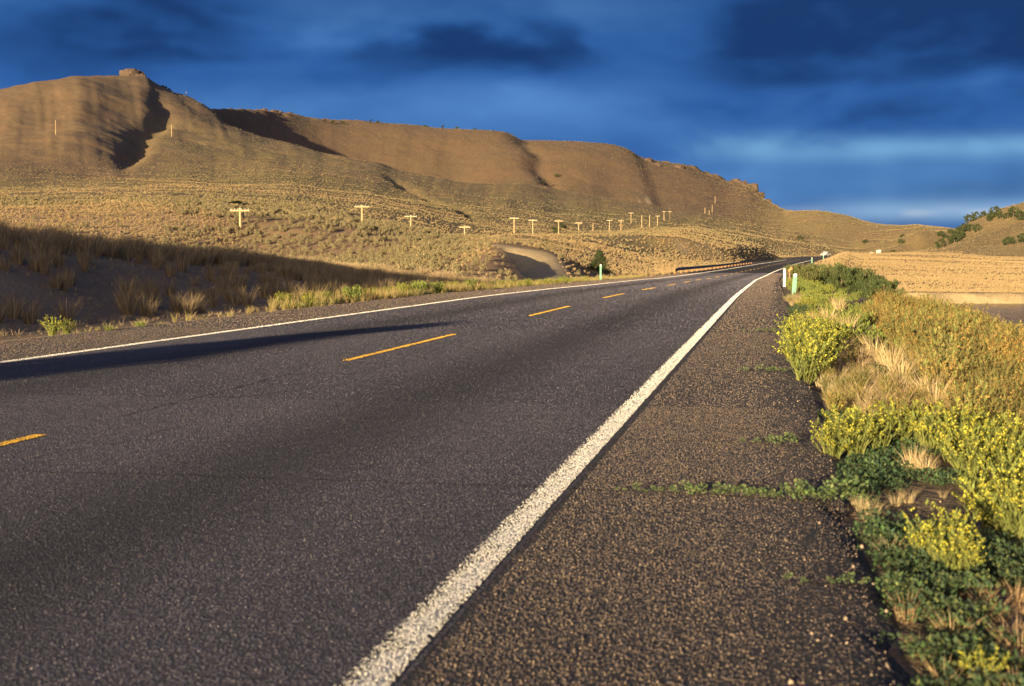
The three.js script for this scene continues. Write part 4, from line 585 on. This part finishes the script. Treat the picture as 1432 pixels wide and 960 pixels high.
// ---------------------------------------------------------------- guardrails
{
  const steel = std({ color: rgb(0.16, 0.15, 0.16), metalness: 0.1, roughness: 0.55 }), rust = std({ color: rgb(0.42, 0.2, 0.08), roughness: 0.9 });
  const rail = (u, s0, s1, side, label) => {
    const t = thing('guardrail', label, 'guardrail');
    const prof = [[0.0, 0.72], [0.05, 0.68], [0.085, 0.63], [0.05, 0.58], [0.02, 0.56], [0.05, 0.54], [0.085, 0.49], [0.05, 0.44], [0.0, 0.4], [-0.012, 0.4], [0.01, 0.56], [-0.012, 0.72]];
    const P = [], I = [], n = prof.length; let j = 0;
    for (let s = s0; s <= s1; s += 2, j++) { const dip = Math.max(0, 1 - Math.min(s - s0, s1 - s) / 4) * 0.12; for (const [a, b] of prof) P.push(roadX(s) + u + a * side, roadY(s) - 0.1 + b - dip, -s); if (j) for (let k = 0; k < n; k++) { const A = (j - 1) * n + k, B = (j - 1) * n + (k + 1) % n; I.push(A, B, A + n, B, B + n, A + n); } }
    const g = new THREE.BufferGeometry(); g.setAttribute('position', new THREE.Float32BufferAttribute(P, 3)); g.setIndex(I); g.computeVertexNormals(); mesh('rail', g, steel, t);
    const pg = new THREE.BoxGeometry(0.16, 0.85, 0.16);
    for (let s = s0 + 1; s < s1; s += 7.6) { const m = mesh('post', pg, rust, t); m.position.set(roadX(s) + u - 0.14 * side, roadY(s) + 0.16, -s); }
  };
  rail(LEDGE + 0.35, 141, 300, 1, 'long dark steel guardrail on rusty posts along the hill side');
  rail(REDGE + 0.2, 545, 585, -1, 'short distant guardrail beyond the white pickup');
}

// ---------------------------------------------------------------- marker posts
{
  const green = std({ color: rgb(0.16, 0.42, 0.28), roughness: 0.6 }), white = std({ color: rgb(0.78, 0.76, 0.7), roughness: 0.5 }), orange = std({ color: rgb(0.75, 0.22, 0.06), roughness: 0.6 });
  const marker = (x, z, h, w, label, lean = 0, pale = false) => { const t = thing('marker_post', label, 'marker post', [x, gy(x, z), z], 0); t.rotation.z = lean; const sh = new THREE.Shape(); sh.moveTo(-w / 2, 0); sh.lineTo(-w / 2, h); sh.lineTo(w / 2, h); sh.lineTo(w / 2, 0); sh.lineTo(w * 0.2, 0); sh.lineTo(w * .12, h * .95); sh.lineTo(-w * .12, h * .95); sh.lineTo(-w * .2, 0); const g = new THREE.BoxGeometry(w, h + 0.2, 0.035); g.translate(0, h / 2 - 0.1, 0); mesh('post', g, pale ? white : green, t); const fl = new THREE.BoxGeometry(w * 0.3, h * 0.9, 0.02); fl.translate(0, h * 0.5, 0.028); mesh('flange', fl, pale ? white : green, t); const r = new THREE.CylinderGeometry(w * 0.46, w * 0.46, 0.03, 18); r.rotateX(Math.PI / 2); r.translate(0, h + 0.0, 0.045); mesh('reflector', r, white, t); const b = new THREE.CylinderGeometry(0.016, 0.016, 0.02, 8); b.rotateX(Math.PI / 2); b.translate(0, h * 0.82, 0.045); mesh('bolt', b, std({ color: rgb(0.1, 0.1, 0.1) }), t); return t; };
  const ht = (D, y, x, z) => EYE + (HY - y) / F * D - gy(x, z);
  { const [x, z] = at(1110, 46); marker(x, z, ht(46, 385, x, z), 0.13, 'green marker post with white reflector leaning over the verge weeds', -0.07); }
  { const [x, z] = at(1097, 66); marker(x, z, ht(66, 377, x, z), 0.11, 'white marker post standing beside an orange marker', 0, true); }
  { const [x, z] = at(840, 89); marker(x, z, ht(89, 371, x, z), 0.12, 'slim green marker post on the hill side of the road'); }
  { const [x, z] = at(1135, 300); marker(x, z, 1.1, 0.2, 'tiny green marker post at the road bend'); }
  { const [x, z] = at(1151, 400); marker(x, z, 1.1, 0.2, 'tiny green marker post below the white pickup'); }
  { const [x, z] = at(1104, 70); const t = thing('orange_marker', 'small orange hazard marker on a short post behind the white post', 'sign', [x, gy(x, z), z]); const h = ht(70, 377, x, z); const pg = new THREE.CylinderGeometry(0.04, 0.05, h, 10); pg.translate(0, h / 2, 0); mesh('post', pg, std({ color: rgb(0.3, 0.2, 0.12) }), t); const sh = new THREE.Shape(); sh.moveTo(-0.03, -0.13); sh.lineTo(0.13, 0.03); sh.lineTo(0.09, 0.14); sh.lineTo(-0.08, -0.05); const g = new THREE.ExtrudeGeometry(sh, { depth: 0.03, bevelEnabled: true, bevelSize: 0.008, bevelThickness: 0.008, bevelSegments: 1 }); g.translate(0, h, 0.05); mesh('plate', g, orange, t); }
  { const [x, z] = at(1304, 10.7); const S = []; const t = thing('bleached_stick', 'bleached forked stick lying on the verge grass', 'stick', [x, gy(x, z) + 0.1, z], 0.4); const cur = (a) => new THREE.TubeGeometry(new THREE.CatmullRomCurve3(a.map(p => new THREE.Vector3(...p))), 12, 0.006, 6); const m = std({ color: rgb(0.7, 0.62, 0.5) }); mesh('branch', cur([[-0.06, -0.05, 0], [-0.02, 0, 0], [0.04, 0.015, 0], [0.1, 0.03, 0]]), m, t); mesh('twig', cur([[-0.02, 0, 0], [0.0, -0.03, 0.02], [0.0, -0.08, 0.03]]), m, t); }
}

// ---------------------------------------------------------------- white pickup far down the road
{
  const s = 548, x = roadX(s) - 1.6, z = -s;
  const t = thing('pickup_truck', 'white pickup truck rounding the distant bend', 'truck', [x, roadY(s), z], -0.42);
  const paintM = new THREE.MeshPhysicalMaterial({ color: rgb(0.82, 0.8, 0.78), roughness: 0.35, clearcoat: 0.8 }), glass = std({ color: rgb(0.03, 0.035, 0.04), roughness: 0.15 }), rub = std({ color: rgb(0.02, 0.02, 0.02) }), chrome = std({ color: rgb(0.6, 0.6, 0.6), metalness: 0.9, roughness: 0.3 });
  const side = (pts, w) => { const sh = new THREE.Shape(pts.map(p => new THREE.Vector2(...p))); const g = new THREE.ExtrudeGeometry(sh, { depth: w - 0.1, bevelEnabled: true, bevelSize: 0.05, bevelThickness: 0.05, bevelSegments: 2 }); g.translate(0, 0, -(w - 0.1) / 2); g.rotateY(Math.PI / 2); return g; };
  mesh('body', side([[-2.6, 0.5], [-2.6, 1.0], [-1.1, 1.08], [2.55, 1.08], [2.55, 0.5]], 1.9), paintM, t);
  const cab = mesh('cab', side([[-1.1, 1.08], [-0.45, 1.72], [0.75, 1.74], [0.95, 1.08]], 1.7), paintM, t);
  for (const q of [-1, 1]) { const g = new THREE.BoxGeometry(0.02, 0.42, 1.15); g.translate(q * 0.87, 1.42, -0.2); mesh('side_window', g, glass, t); }
  { const g = new THREE.BoxGeometry(1.4, 0.5, 0.02); g.rotateX(0.75); g.translate(0, 1.42, 0.86); mesh('windscreen', g, glass, t); }
  for (const [a, b] of [[-1, 1.65], [1, 1.65], [-1, -1.6], [1, -1.6]]) { const w = mesh('wheel', new THREE.CylinderGeometry(0.37, 0.37, 0.24, 22).rotateZ(Math.PI / 2), rub, t); w.position.set(a * 0.84, 0.37, b); const rim = mesh('rim', new THREE.CylinderGeometry(0.2, 0.2, 0.26, 16).rotateZ(Math.PI / 2), chrome, w); }
  for (const q of [-1, 1]) { const l = mesh('headlight', new THREE.BoxGeometry(0.32, 0.18, 0.05), chrome, t); l.position.set(q * 0.68, 0.85, 2.66); }
  mesh('bumper', new THREE.BoxGeometry(1.85, 0.2, 0.14).translate(0, 0.52, 2.7), chrome, t); mesh('grille', new THREE.BoxGeometry(1.0, 0.2, 0.04).translate(0, 0.85, 2.66), rub, t);
}
// ---------------------------------------------------------------- two small white sheds beyond the meadow
[[1218, 690, 'small white shed at the far edge of the meadow'], [1228, 730, 'small white shed with a dark door beyond the meadow']].forEach(([px, D, label], i) => {
  const [x, z] = at(px, D), t = thing('shed', label, 'shed', [x, gy(x, z) + 0.1, z], YAW + 0.3 * i); const wm = std({ color: rgb(0.8, 0.76, 0.68) });
  mesh('wall', new THREE.BoxGeometry(1.8, 1.9, 1.6).translate(0, 0.75, 0), wm, t);
  const sh = new THREE.Shape(); sh.moveTo(-1.05, 0); sh.lineTo(0, 0.5); sh.lineTo(1.05, 0); mesh('roof', new THREE.ExtrudeGeometry(sh, { depth: 1.9, bevelEnabled: false }).translate(0, 1.703, -0.95), std({ color: rgb(0.7, 0.68, 0.64) }), t);
  mesh('door', new THREE.BoxGeometry(0.6, 1.3, 0.05).translate(0.3, 0.6, 0.826), std({ color: i ? rgb(0.2, 0.15, 0.1) : rgb(0.7, 0.66, 0.6) }), t);
});

renderer.render(scene, camera);
